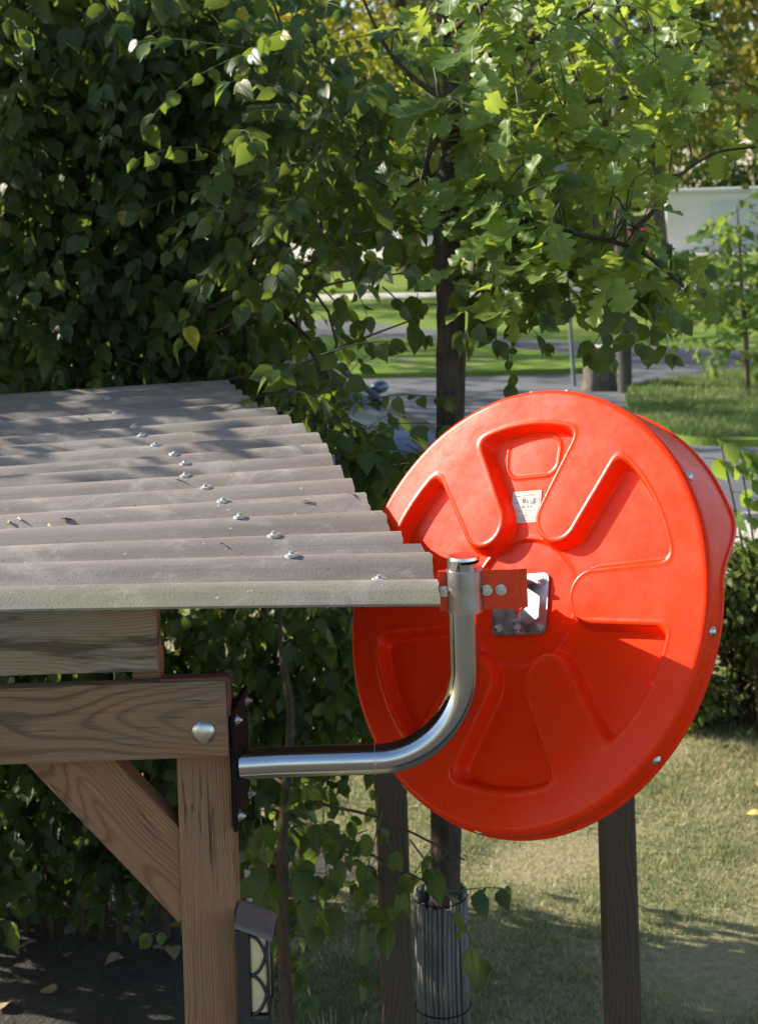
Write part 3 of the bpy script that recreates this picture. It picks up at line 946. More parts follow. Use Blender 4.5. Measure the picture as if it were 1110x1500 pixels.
jx = ctr.x - 0.004
add_cyl(bm, (jx - 0.0012, YP, c1.z), (jx + 0.0012, YP, c1.z), PR + 0.0007, seg=40)
bm_obj('weld_seam', bm, M['bolt'], pipe)
# wall plate on the post
WP = Matrix.Translation((c0.x - 0.002, YP + 0.030, c1.z)) @ Matrix.Rotation(math.radians(-5), 4, 'Z')
bm = bmesh.new()
add_box(bm, (0, 0, 0), (0.007, 0.140, 0.215))
bmesh.ops.bevel(bm, geom=bm.edges[:], offset=0.0015, segments=2, affect='EDGES')
wp = bm_obj('wall_plate', bm, M['black_metal'], mirror, WP)
box_obj('plate_edge', (0.0005, 0.0707, 0), (0.0062, 0.0015, 0.212), M['steel_edge'], wp, 0, WP)
for y in (-0.052, 0.052):
    for z in (-0.085, 0.085):
        link('bolt', bolt_me, None, wp, WP @ Matrix.Translation((0.0035, y, z)) @ Matrix.Rotation(math.pi / 2, 4, 'Y'))
bm = bmesh.new()
add_cyl(bm, (0.001, -0.022, 0), (0.010, -0.022, 0), PR + 0.007, PR + 0.001, 36)
bm_obj('pipe_collar', bm, M['black_metal'], wp, WP, smooth=False)
# clamp: two strap halves round the pipe, arm towards the hinge
cz = at(680, 864, YP).z
CH = 0.070


def strap(sign, x0, x1, name):
    pts = []
    g = 0.0022
    rr = PR + 0.0018
    yy = sign * g
    a0 = math.asin(min(1, (g) / rr))
    pts.append((x0, yy))
    pts.append((-rr * math.cos(a0), yy))
    for a in np.linspace(math.pi - a0, a0, 22)[1:-1]:
        pts.append((rr * math.cos(a), sign * rr * math.sin(a)))
    pts.append((rr * math.cos(a0), yy))
    pts.append((x1, yy))
    th = 0.0035
    bm = bmesh.new()
    P = [Vector((p[0], p[1], 0)) for p in pts]
    ins, outs = [], []
    for i, p in enumerate(P):
        t = (P[min(i + 1, len(P) - 1)] - P[max(i - 1, 0)]).normalized()
        nn = Vector((-t.y, t.x, 0)) * (1 if sign > 0 else -1)
        if nn.y * sign < -0.01 and abs(nn.x) < 0.2: nn = -nn
        ins.append(p); outs.append(p + nn * th)
    rows = []
    for z in (-CH / 2, CH / 2):
        rows.append([bm.verts.new((q.x, q.y, z)) for q in ins] + [bm.verts.new((q.x, q.y, z)) for q in reversed(outs)])
    m = len(rows[0])
    for i in range(m):
        bm.faces.new((rows[0][i], rows[0][(i + 1) % m], rows[1][(i + 1) % m], rows[1][i]))
    k = len(P)
    for rw in rows:
        for i in range(k - 1):
            bm.faces.new((rw[i], rw[i + 1], rw[m - 2 - i], rw[m - 1 - i]))
    bmesh.ops.recalc_face_normals(bm, faces=bm.faces[:])
    o = bm_obj(name, bm, M['clamp_paint'], mirror, Matrix.Translation((c3.x, YP, cz)), smooth=True)
    o.data.set_sharp_from_angle(angle=math.radians(35))
    return o


xl_ = -0.046
arm_end = HP - Vector((c3.x, YP, cz))
clf = strap(-1, xl_, 0.098, 'clamp_strap')
clb = strap(1, xl_, 0.046, 'clamp_strap')
# arm: bent flat plate from the front strap to the hinge
A0 = Vector((c3.x + 0.090, YP - 0.001, cz))
Vn = (HP - A0)
bm = bmesh.new()
prof = [A0, A0 + Vector((0.020, 0.004, 0)), HP + Vector((-0.012, -0.010, 0.004)), HP]
hh = [0.034, 0.034, 0.026, 0.024]
rowsA = []
for p, h in zip(prof, hh):
    t = Vn.normalized(); nn = t.cross(Vector((0, 0, 1))).normalized() * 0.002
    rowsA.append([bm.verts.new(p + nn + Vector((0, 0, h))), bm.verts.new(p + nn - Vector((0, 0, h))), bm.verts.new(p - nn - Vector((0, 0, h))), bm.verts.new(p - nn + Vector((0, 0, h)))])
for i in range(3):
    for k in range(4):
        bm.faces.new((rowsA[i][k], rowsA[i][(k + 1) % 4], rowsA[i + 1][(k + 1) % 4], rowsA[i + 1][k]))
bm.faces.new(rowsA[0]); bm.faces.new(list(reversed(rowsA[-1])))
bmesh.ops.recalc_face_normals(bm, faces=bm.faces[:])
bm_obj('clamp_arm', bm, M['clamp_paint'], mirror)
FB = Matrix.Rotation(math.pi / 2, 4, 'X')
for x in (-0.037, 0.039, 0.064):
    link('bolt', bolt_me, None, clf, Matrix.Translation((c3.x + x, YP - 0.0057, cz)) @ FB @ Matrix.Scale(1.05, 4))
bm = bmesh.new()
add_cyl(bm, (c3.x, YP, cz - CH / 2 - 0.0015), (c3.x, YP, cz + CH / 2 + 0.0015), PR + 0.0062, seg=40)
sl = bm_obj('clamp_sleeve', bm, M['plate'], mirror, smooth=True)
sl.data.set_sharp_from_angle(angle=math.radians(40))
bm = bmesh.new()
add_cyl(bm, (c3.x - 0.062, YP - 0.012, cz), (c3.x - 0.046, YP - 0.012, cz), 0.007, seg=6)
bm_obj('clamp_nut', bm, M['black_metal'], clf)

# ------------------------------------------------------------------ solar wall lantern on the post
lx = xr + 0.002
lz1 = at(372, 1335, 2.77).z
lant = empty('wall_lantern', (lx, 2.77, lz1 - 0.24), 'black solar wall lantern with cream lens fixed on the shelter post', 'lantern')
box_obj('back_box', (lx + 0.013, 2.775, lz1 - 0.137), (0.024, 0.075, 0.235), M['lantern_black'], lant, 0.003)
bm = bmesh.new()
for z0, z1, e in ((0.0, -0.022, 0.0),):
    a = [bm.verts.new((lx, 2.728, lz1)), bm.verts.new((lx, 2.822, lz1)), bm.verts.new((lx + 0.066, 2.822, lz1 - 0.026)), bm.verts.new((lx + 0.066, 2.728, lz1 - 0.026))]
    b = [bm.verts.new((v.co.x, v.co.y, v.co.z - 0.010)) for v in a]
    bm.faces.new(a); bm.faces.new(list(reversed(b)))
    for i in range(4): bm.faces.new((a[i], b[i], b[(i + 1) % 4], a[(i + 1) % 4]))
bmesh.ops.recalc_face_normals(bm, faces=bm.faces[:])
bmesh.ops.bevel(bm, geom=bm.edges[:], offset=0.0015, segments=2, affect='EDGES')
bm_obj('cap', bm, M['lantern_cap'], lant)
box_obj('lens', (lx + 0.040, 2.775, lz1 - 0.098), (0.030, 0.062, 0.138), M['lens'], lant, 0.004)
# frame: base, outer upright and crossing arcs on the side facing the house
box_obj('base', (lx + 0.036, 2.775, lz1 - 0.205), (0.048, 0.072, 0.072), M['lantern_black'], lant, 0.004)
for yq in (2.742, 2.808):
    parts = []
    x0, x1, xm = lx + 0.026, lx + 0.0565, lx + 0.041
    zt_, zb_ = lz1 - 0.030, lz1 - 0.168
    zm = (zt_ + zb_) / 2
    for s0, s1 in ((zt_, zm), (zm, zb_)):
        arc = [(x1 - (x1 - x0) * (0.5 + 0.5 * math.cos(t)) if False else x0 + (x1 - x0) * math.sin(t), yq, s0 + (s1 - s0) * (1 - math.cos(t))) for t in np.linspace(0, math.pi / 2, 9)]
        parts.append(tube(arc, 0.0030, 6))
        arc = [(x0 + (x1 - x0) * math.cos(t), yq, s0 + (s1 - s0) * math.sin(t)) for t in np.linspace(0, math.pi / 2, 9)]
        parts.append(tube(arc, 0.0030, 6))
    parts.append(tube([(x1, yq, zt_ + 0.003), (x1, yq, zb_ - 0.01)], 0.0030, 6))
    V, T = merge(parts)
    link('arc_frame', np_mesh('arc_frame', V, T), M['lantern_black'], lant)


# ------------------------------------------------------------------ garden posts and the wrapped oak
def garden_post(px0, px1, pyb, Y, top, label):
    c = at((px0 + px1) / 2, pyb, Y)
    wd = (px1 - px0) / F * Y
    e = empty('garden_post', (c.x, Y, 0), label, 'post', 'rough posts standing in the lawn')
    pp = plank('timber', (c.x, Y, 0), (c.x, Y, top), wd, wd, M['wood_dark'], e, up=Vector((0.06, -1, 0)), bevel=0.008)
    box_obj('post_cap', (c.x, Y, top + 0.006), (wd + 0.012, wd + 0.012, 0.012), M['wood_dark'], e, 0.003)
    return e


garden_post(883, 931, 1350, 4.6, 1.55, 'square dark wooden post standing alone in the lawn under the mirror')
garden_post(556, 601, 1350, 5.0, 1.30, 'square dark wooden post beside the reed-wrapped tree trunk')


# ------------------------------------------------------------------ leaves
def leaf_ovate():
    st = [(0.0, 0.02), (0.06, 0.20), (0.20, 0.33), (0.42, 0.355), (0.64, 0.245), (0.82, 0.10), (0.92, 0.035), (1.0, 0.0)]
    V, uv, T = [], [], []
    for v, w_ in st:
        back = -0.05 if 0.03 < v < 0.1 else 0.0
        sag = -0.22 * v * v
        V += [(-w_, v + back, 0.28 * w_ + sag), (0, v, sag), (w_, v + back, 0.28 * w_ + sag)]
        uv += [(0.5 - w_, v), (0.5, v), (0.5 + w_, v)]
    for i in range(len(st) - 1):
        a, b = i * 3, (i + 1) * 3
        for k in (0, 1):
            T += [(a + k, a + k + 1, b + k + 1), (a + k, b + k + 1, b + k)]
    return np.array(V), np.array(T), np.array(uv)


def leaf_oak(lo=1.0):
    st = [(0.0, 0.010), (0.09, 0.014)]
    for v in np.linspace(0.14, 0.985, 24):
        env = 0.37 * (math.sin(math.pi * min(1.0, (v * 0.93) ** 1.35)) ** 0.75) + 0.02
        st.append((float(v), env * (0.40 + 0.60 * abs(math.sin(math.pi * (v - 0.12) * 4.75)) ** 0.75)))
    st.append((1.0, 0.05))
    V, uv, T = [], [], []
    for i, (v, w_) in enumerate(st):
        sag = -0.16 * v * v
        tip = 0.16 * w_
        wob = 0.12 * w_ * math.sin(i * 0.55)
        V += [(-w_, v + tip, 0.22 * w_ + sag + wob), (0, v, sag), (w_, v + tip, 0.22 * w_ + sag - wob)]
        uv += [(0.5 - w_, v), (0.5, v), (0.5 + w_, v)]
    for i in range(len(st) - 1):
        a, b = i * 3, (i + 1) * 3
        for k in (0, 1):
            T += [(a + k, a + k + 1, b + k + 1), (a + k, b + k + 1, b + k)]
    return np.array(V), np.array(T), np.array(uv)


def leaf_small():
    V = np.array([(0, 0, 0), (-0.30, 0.45, 0.10), (0, 0.5, 0.0), (0.30, 0.45, 0.10), (0, 1.0, -0.12)])
    T = np.array([(0, 2, 1), (0, 3, 2), (1, 2, 4), (2, 3, 4)])
    uv = np.array([(0.5, 0), (0.2, 0.45), (0.5, 0.5), (0.8, 0.45), (0.5, 1)])
    return V, T, uv


OV, OK_, SM_ = leaf_ovate(), leaf_oak(), leaf_small()


def norm(a):
    return a / (np.linalg.norm(a, axis=-1, keepdims=True) + 1e-9)


def basis(fwd, nrm):
    y = norm(fwd)
    z = norm(nrm - y * np.sum(nrm * y, -1, keepdims=True))
    x = np.cross(y, z)
    return np.stack([x, y, z], -1)              # columns


def inst(base, pos, B, scale, widen=None):
    V, T, uv = base
    n = len(pos)
    L = V[None] * scale[:, None, None]
    if widen is not None: L = L * np.stack([widen, np.ones(n), np.ones(n)], -1)[:, None, :]
    W = np.einsum('nij,nkj->nki', B, L) + pos[:, None, :]
    TT = T[None] + (np.arange(n) * len(V))[:, None, None]
    return W.reshape(-1, 3), TT.reshape(-1, 3), np.tile(uv, (n, 1))


def in_poly(poly, n, r):
    P = np.array(poly, float)
    lo, hi = P.min(0), P.max(0)
    out = []
    while len(out) < n:
        q = r.uniform(lo, hi)
        c = False
        j = len(P) - 1
        for i in range(len(P)):
            if (P[i, 1] > q[1]) != (P[j, 1] > q[1]) and q[0] < (P[j, 0] - P[i, 0]) * (q[1] - P[i, 1]) / (P[j, 1] - P[i, 1]) + P[i, 0]: c = not c
            j = i
        if c: out.append(q)
    return np.array(out)


class Plant:
    """collects leaves (pos, fwd, nrm, scale) and twigs"""
    def __init__(s): s.p, s.f, s.n, s.s, s.tw = [], [], [], [], []
    def leaf(s, p, f, n, sc_): s.p.append(p); s.f.append(f); s.n.append(n); s.s.append(sc_)
    def arrays(s): return np.array(s.p), np.array(s.f), np.array(s.n), np.array(s.s)

    def spray(s, p, d, L, k, size, r, face=(0, -1, 0.35), hang=0.7, spread=0.9, rad=0.0022):
        """a twig with alternate leaves that hang from it"""
        p = np.array(p, float); d = norm(np.array(d, float))
        pts = [p.copy()]
        side = norm(np.cross(d, [0, 0, 1.0]) + 1e-6)
        for i in range(k):
            d = norm(d + np.array([0, 0, -0.10]) + r.normal(0, 0.08, 3))
            p = p + d * (L / k)
            pts.append(p.copy())
            sg = 1 if i % 2 else -1
            f = norm(d * 0.5 + side * sg * spread + np.array([0, 0, -hang]) + r.normal(0, 0.25, 3))
            nn = norm(np.array(face) + r.normal(0, 0.70, 3))
            s.leaf(p + f * 0.015, f, nn, size * r.uniform(0.5, 1.25))
        f = norm(d + np.array([0, 0, -hang * 0.7]))
        s.leaf(p, f, norm(np.array(face) + r.normal(0, 0.4, 3)), size * r.uniform(0.6, 1.0))
        s.tw.append(tube(pts, np.linspace(rad, rad * 0.5, len(pts)), 4, cap=False))

    def build(s, thing, base, mt, name, individual=300, avoid=None, vis=None):
        P, Fw, Nn, Sc = s.arrays()
        B = basis(Fw, Nn)
        wd = rng.uniform(0.85, 1.12, len(P))
        q = pix(P)
        ok = (q[:, 0] > -10) & (q[:, 0] < 1120) & (q[:, 1] > -10) & (q[:, 1] < 1510)
        if vis is not None: ok &= vis(q, P)
        order = np.argsort(np.where(ok, P[:, 1] - Sc * 3.0, 1e6))
        pick = order[:individual] if individual else np.array([], int)
        pick = pick[ok[pick]] if len(pick) else pick
        rest = np.setdiff1d(np.arange(len(P)), pick)
        V, T, uv = inst(base, P[rest], B[rest], Sc[rest], wd[rest])
        o = link('foliage', np_mesh('foliage', V, T, uv), mt, thing)
        o['kind'] = 'stuff'
        me = np_mesh(name, base[0], base[1], base[2])
        me.materials.append(mt)
        for i in pick:
            mw = Matrix([list(B[i][k] * Sc[i]) + [P[i][k]] for k in range(3)] + [[0, 0, 0, 1]])
            link('leaf', me, None, thing, mw)
        if s.tw:
            V, T = merge(s.tw)
            o = link('twigs', np_mesh('twigs', V, T), M['twig'], thing)
            o['kind'] = 'stuff'


# ------------------------------------------------------------------ the climbing hedge
hedge = empty('climbing_hedge', (-1.2, 6.6, 0), 'tall dark hedge of broad pointed leaves growing behind the corrugated roof', 'hedge')
H = Plant()
r = np.random.default_rng(5)


def fill(poly, n, y0, y1, k=8, L=0.32, size=0.074, face=(0, -1, 0.45), hang=0.75):
    pts = in_poly(poly, n, r)
    for q in pts:
        Y = y0 + (y1 - y0) * r.random()
        p = at(q[0], q[1], Y)
        if p.z < 0.10: continue
        if p.x < -0.35 and p.y < 6.0 and 2.0 < p.z < 2.75: continue
        d = np.array([r.normal(0, 1), r.normal(-0.3, 0.6), r.normal(-0.15, 0.5)])
        H.spray(p, d, L * r.uniform(0.6, 1.3), k, size, r, face, hang)


fill([(-60, -60), (330, -60), (345, 250), (380, 420), (420, 560), (340, 640), (-60, 640)], 1550, 6.05, 7.0)
fill([(320, 60), (420, 20), (580, 90), (610, 230), (540, 310), (450, 390), (390, 480), (330, 520), (330, 250)], 150, 5.6, 7.0)
fill([(330, 40), (420, 20), (560, 100), (590, 200), (520, 290), (440, 360), (380, 420), (320, 430)], 60, 5.05, 5.5)
fill([(-40, -40), (110, -40), (120, 150), (80, 260), (-40, 260)], 34, 5.75, 6.0, face=(-0.5, -0.7, 0.7))
fill([(110, -40), (330, -40), (320, 70), (200, 110), (120, 60)], 26, 5.75, 6.0, face=(-0.5, -0.7, 0.7))
fill([(300, -60), (420, -60), (440, 40), (330, 60)], 30, 5.6, 7.0)
fill([(340, 520), (400, 520), (440, 580), (500, 650), (570, 710), (540, 770), (500, 700), (400, 610)], 115, 5.2, 6.6)
fill([(500, 610), (600, 630), (620, 670), (560, 720), (500, 660)], 15, 4.9, 5.3)
fill([(430, 565), (490, 575), (530, 640), (480, 640)], 13, 5.0, 5.4)
fill([(490, 640), (560, 660), (580, 710), (540, 750), (490, 700)], 16, 5.0, 5.6)
fill([(-60, 860), (620, 860), (590, 1040), (540, 1070), (440, 1090), (380, 1150), (330, 1220), (-60, 1290)], 880, 6.1, 6.85)
fill([(560, 240), (700, 290), (930, 330), (1000, 400), (930, 470), (840, 430), (760, 470), (690, 470), (640, 400), (560, 370)], 55, 4.9, 5.7, k=5, L=0.26, size=0.080, hang=0.9)
fill([(345, 1120), (470, 1130), (500, 1200), (480, 1250), (460, 1340), (400, 1370), (345, 1310)], 22, 4.9, 5.8, k=6, hang=0.9)
fill([(480, 1170), (620, 1200), (700, 1260), (690, 1330), (600, 1290), (500, 1240)], 6, 4.5, 4.85, k=5, hang=0.9, size=0.078)
# single sprays that stick out
for (x0, y0_, x1, y1_, Y, k) in [(470, 420, 560, 480, 5.2, 4), (430, 1180, 520, 1235, 4.6, 5), (600, 1230, 765, 1350, 4.5, 6), (560, 1190, 530, 1300, 4.6, 5), (420, 1240, 470, 1350, 4.6, 5),
                                 (560, 420, 640, 470, 5.1, 4), (380, 1180, 410, 1330, 4.5, 6), (470, 520, 560, 470, 5.0, 4), (700, 400, 720, 500, 5.0, 4), (460, 620, 560, 650, 5.0, 4)]:
    a, b = at(x0, y0_, Y), at(x1, y1_, Y - 0.05)
    H.spray(a, b - a, (b - a).length, k + 1, 0.082, r, (0.1, -1, 0.5), 0.9, rad=0.003)
# beyond the frame the hedge goes on; bulge and top band added for shade
for i in range(1050):
    X = r.uniform(-8.0, -1.6); Y = r.uniform(6.0, 7.1); Z = r.uniform(0.1, 4.3)
    H.spray((X, Y, Z), r.normal(0, 1, 3), 0.32, 5, 0.125, r, (0, -1, 0.4))
for i in range(190):  # unseen bulge, put in to dapple the roof's rear with shade
    X = r.uniform(-5.6, -1.9); Y = r.uniform(4.7, 6.1); Z = r.uniform(2.75, 3.6)
    H.spray((X, Y, Z), r.normal(0, 1, 3), 0.32, 5, 0.11, r, (0, -1, 0.4))
for i in range(190):  # unseen top band, added to keep sun off the lower oak
    X = r.uniform(-2.8, -0.6); Y = r.uniform(5.6, 7.0); Z = r.uniform(3.78, 3.98 + 0.12 * min(2.0, -X))
    H.spray((X, Y, Z), r.normal(0, 1, 3), 0.32, 5, 0.11, r, (0, -1, 0.4))


def hedge_vis(q, P):
    x, y = q[:, 0], q[:, 1]
    roof = (x < 650) & (y > 560) & (y < 890) & (x < 325 + (y - 555) * 1.1)
    frame = (y > 890) & (x < 345)
    mir = ((x - 775) / 265) ** 2 + ((y - 893) / 325) ** 2 < 1
    return ~(roof | frame | mir)


H.build(hedge, OV, M['climber'], 'leaf', 300, vis=hedge_vis)
stems = []
for i in range(34):
    X = -1.9 + 1.5 * i / 33 + r.normal(0, 0.05)
    Y = r.uniform(6.3, 6.9)
    top = r.uniform(2.6, 4.3) if X < -0.3 else r.uniform(1.3, 3.2)
    pts = [(X, Y, 0)]
    for j in range(1, 7):
        pts.append((X + r.normal(0, 0.08) * j * 0.6, Y + r.normal(0, 0.06), top * j / 6))
    stems.append(tube(smooth_path(pts, 4), np.linspace(0.016, 0.005, 25), 6))
for pp, r0 in (([(250, 480, 6.2), (330, 440, 5.9), (430, 400, 5.7), (520, 345, 5.5), (600, 330, 5.4)], 0.010), ([(200, 540, 6.2), (350, 470, 5.9), (470, 420, 5.5), (590, 400, 5.3)], 0.008),
               ([(330, 330, 6.0), (430, 290, 5.8), (500, 250, 5.6), (540, 200, 5.5)], 0.010), ([(520, 245, 5.5), (600, 290, 5.4), (700, 330, 5.3), (860, 345, 5.2)], 0.008),
               ([(380, 1120, 5.6), (450, 1170, 5.1), (560, 1200, 4.8), (680, 1260, 4.6)], 0.007), ([(400, 1180, 5.2), (520, 1240, 4.75), (640, 1300, 4.6)], 0.006),
               ([(300, 560, 6.2), (420, 540, 5.6), (520, 500, 5.2), (600, 470, 5.0)], 0.007), ([(330, 640, 6.0), (430, 620, 5.5), (560, 640, 5.1)], 0.007)):
    P_ = smooth_path([at(*q) for q in pp], 6)
    stems.append(tube(P_, np.linspace(r0, r0 * 0.4, len(P_)), 7))
V, T = merge(stems)
o = link('stems', np_mesh('stems', V, T), M['stem'], hedge); o['kind'] = 'stuff'
# the thicker bare trunk just behind the lantern
P_ = smooth_path([at(418, 1640, 4.9), at(420, 1480, 4.95), at(412, 1330, 5.0), at(416, 1200, 5.05), at(425, 1050, 5.3), at(410, 930, 5.7), at(420, 820, 6.0)], 6)
V, T = tube(P_, np.linspace(0.026, 0.006, len(P_)) * (1 + 0.12 * np.sin(np.arange(len(P_)) * 1.7)), 12)
link('trunk', np_mesh('trunk', V, T), M['stem'], hedge)

# ------------------------------------------------------------------ the young oak
ob = at(651, 1545, 5.3)
oak = empty('young_oak', (ob.x, 5.3, 0), 'young oak with lobed leaves, its trunk wrapped in reed below the mirror', 'tree')
OY = 5.3
tp = [at(650, 1700, OY), at(651, 1400, OY), at(655, 1000, OY), at(660, 560, OY), at(659, 430, OY), at(652, 320, OY), at(662, 210, OY), at(660, 110, OY + 0.1), at(648, 20, OY + 0.1), at(668, -120, OY + 0.2), at(650, -320, OY + 0.3)]
tp[0].z = 0
P_ = smooth_path(tp, 6)
rad = np.interp(np.linspace(0, 1, len(P_)), [0, 0.1, 0.4, 0.6, 0.75, 1], [0.062, 0.054, 0.047, 0.038, 0.026, 0.008])
V, T = tube(P_, rad * (1 + 0.05 * np.sin(np.arange(len(P_)) * 2.1)), 14)
link('trunk', np_mesh('trunk', V, T), M['oak_bark'], oak)
branches = [([(650, 320, OY), (632, 275, OY - 0.1), (624, 235, OY - 0.15), (645, 190, OY - 0.2), (640, 120, OY - 0.2)], 0.017),
            ([(655, 75, OY), (690, 82, OY - 0.15), (730, 80, OY - 0.2), (790, 55, OY - 0.2), (850, 20, OY - 0.2), (930, -20, OY)], 0.017),
            ([(650, 50, OY), (680, 30, OY - 0.2), (715, 0, OY - 0.3), (760, -80, OY - 0.3)], 0.014),
            ([(655, 330, OY), (740, 325, OY - 0.2), (830, 340, OY - 0.3), (930, 365, OY - 0.35), (1000, 420, OY - 0.4)], 0.013),
            ([(660, 210, OY), (760, 190, OY + 0.2), (860, 150, OY + 0.3), (960, 140, OY + 0.3), (1060, 120, OY + 0.3)], 0.013),
            ([(930, 335, OY - 0.2), (965, 300, OY - 0.2), (990, 262, OY - 0.1), (1045, 225, OY), (1110, 215, OY)], 0.010),
            ([(660, 150, OY), (600, 110, OY + 0.1), (560, 60, OY + 0.2), (520, -30, OY + 0.2)], 0.012),
            ([(655, 250, OY), (600, 270, OY), (560, 330, OY - 0.1)], 0.010)]
bt = []
bpts = []
for pp, r0 in branches:
    P_ = smooth_path([at(*q) for q in pp], 6)
    V, T = tube(P_, np.linspace(r0, r0 * 0.35, len(P_)), 8)
    link('branch', np_mesh('branch', V, T), M['oak_bark'], oak)
    bpts += [np.array(p) for p in P_]
bpts = np.array(bpts + [np.array(p) for p in smooth_path(tp, 6)[30:]])
K = Plant()
r = np.random.default_rng(8)


def oak_fill(poly, n, y0, y1, k=(5, 8), size=0.122):
    for q in in_poly(poly, n, r):
        Y = y0 + (y1 - y0) * r.random()
        c = np.array(at(q[0], q[1], Y))
        d = np.linalg.norm(bpts - c, axis=1)
        b = bpts[np.argmin(d)]
        m = (b + c) / 2 + np.array([0, 0, 0.05]) + r.normal(0, 0.03, 3)
        if d.min() < 0.42:
            K.tw.append(tube(smooth_path([b, m, c], 3), np.linspace(0.0045, 0.002, 7), 4, cap=False))
        out = norm(c - b)
        for i in range(r.integers(*k)):
            f = norm(out * 0.6 + r.normal(0, 0.75, 3) + np.array([0, 0, -0.30]))
            nn = norm(np.array([-0.35, -0.40, 1.0]) + r.normal(0, 0.38, 3))
            K.leaf(c + r.normal(0, 0.035, 3), f, nn, size * r.uniform(0.5, 1.15))


oak_fill([(690, -40), (1000, -40), (1020, 100), (980, 250), (880, 300), (740, 260), (680, 200), (670, 60)], 112, 4.7, 6.3)
oak_fill([(560, 0), (680, 60), (700, 300), (700, 440), (630, 380), (590, 300)], 30, 4.9, 5.9)
oak_fill([(690, 270), (880, 280), (960, 340), (985, 400), (1010, 440), (940, 445), (870, 400), (790, 440), (720, 440), (690, 400)], 50, 4.6, 5.6)
oak_fill([(1050, 150), (1120, 120), (1130, 210), (1070, 210)], 4, 5.0, 5.6)
oak_fill([(700, -420), (1150, -420), (1150, -40), (760, -40)], 14, 4.7, 6.3, size=0.15)
K.build(oak, OK_, M['oak_leaf'], 'leaf', 300, vis=lambda q, P: ((q[:, 0] - 775) / 265) ** 2 + ((q[:, 1] - 893) / 325) ** 2 > 1)
# reed mat wrapped round the trunk: single reeds and binding wires
mat_top = at(652, 1310, OY).z
for i in range(34):
    a = i / 34 * 2 * math.pi
    rr_ = 0.083 + 0.003 * math.sin(i * 5.1)
    cx, cy = ob.x + rr_ * math.cos(a), OY + rr_ * math.sin(a)
    V, T = tube([(cx, cy, 0.0), (cx + random.uniform(-.003, .003), cy, 0.4), (cx + 0.004, cy, mat_top + random.uniform(-0.02, 0.02))], 0.0078 * random.uniform(0.85, 1.1), 6)
    link('reed', np_mesh('reed', V, T), M['reed'], oak)
for z in (0.25, 0.62):
    ring = [(ob.x + 0.0935 * math.cos(t), OY + 0.0935 * math.sin(t), z) for t in np.linspace(0, 2 * math.pi, 30)]
    V, T = tube(ring, 0.0022, 5)
    link('binding_wire', np_mesh('binding_wire', V, T), M['black_metal'], oak)


# ------------------------------------------------------------------ bush at the right, sapling, park trees
def blob_crown(cs, rads, n, size, r, base, face=(0, -0.2, 0.9), fuzz=0.55):
    """leaves spread through clumps; returns mesh arrays"""
    cs = np.asarray(cs, float); rads = np.asarray(rads, float)
    wgt = rads ** 2 / np.sum(rads ** 2)
    idx = r.choice(len(cs), n, p=wgt)
    d = norm(r.normal(0, 1, (n, 3)))
    rad = rads[idx] * np.clip(r.normal(0.78, 0.25, n), 0.05, 1.35)
    P = cs[idx] + d * rad[:, None] * np.array([1, 1, 0.75])
    f = norm(d * 0.6 + r.normal(0, 0.6, (n, 3)) + np.array([0, 0, -0.35]))
    nn = norm(d * 0.7 + np.asarray(face) + r.normal(0, fuzz, (n, 3)))
    return inst(base, P, basis(f, nn), size * r.uniform(0.6, 1.3, n))


def bush(name, x, y, label, hw, h, n, mt, size, seed, cat='bush'):
    r = np.random.default_rng(seed)
    e = empty(name, (x, y, 0), label, cat)
    cs, rd, st_ = [], [], []
    for i in range(34):
        c = np.array([x + r.uniform(-hw, hw), y + r.uniform(-hw, hw) * 0.5, h * (0.12 + 0.74 * r.random())])
        cs.append(c); rd.append(r.uniform(0.16, 0.3) * min(1.0, h))
        st_.append(tube(smooth_path([(x + r.normal(0, 0.1), y + r.normal(0, 0.1), 0), (x + (c[0] - x) * 0.4, y + (c[1] - y) * 0.4, c[2] * 0.6), c], 4), np.linspace(0.010, 0.003, 9), 5))
    V, T, uv = blob_crown(cs, rd, n, size, r, SM_)
    o = link('foliage', np_mesh('foliage', V, T, uv), mt, e); o['kind'] = 'stuff'
    V, T = merge(st_)
    link('stems', np_mesh('stems', V, T), M['stem'], e)
    return e


bush('leafy_bush', 1.95, 8.75, 'rounded sunlit bush with small leaves standing beside the orange mirror', 0.55, 1.05, 15000, M['bush_leaf'], 0.060, 21)
bush('leafy_bush', 3.3, 9.3, 'second small-leaved bush at the edge of the lawn', 0.7, 1.15, 6000, M['bush_leaf'], 0.055, 22)
bush('leafy_bush', 0.95, 9.4, 'low small-leaved bush behind the orange mirror', 0.6, 0.85, 5000, M['bush_leaf'], 0.055, 23)
# tall leafy shoots rising out of the bush
sh = empty('tall_shrub', (1.95, 8.4, 0), 'slender shrub with large drooping leaves rising behind the rim of the mirror', 'shrub')
Q = Plant(); r = np.random.default_rng(31)
for (x, y) in [(1050, 660), (1070, 700), (1090, 690), (1080, 740), (1062, 760), (1095, 720), (1040, 690), (1085, 800), (1100, 830), (1070, 820)]:
    p = at(x - 10, y - 20, 8.4)
    Q.spray(p, (0.8, -0.2, -0.1), 0.22, 5, 0.12, r, (-0.2, -0.8, 0.7), 0.8)
Q.build(sh, OV, M['sap_leaf'], 'leaf', 60)
st_ = []
for (x, y) in [(1055, 650), (1085, 680), (1095, 800), (1040, 700)]:
    e_ = at(x, y, 8.4)
    st_.append(tube(smooth_path([(1.95, 8.4, 0), ((1.95 + e_.x) / 2 + 0.05, 8.4, e_.z * 0.5), e_], 5), np.linspace(0.012, 0.004, 11), 6))
V, T = merge(st_)
link('stems', np_mesh('stems', V, T), M['stem'], sh)

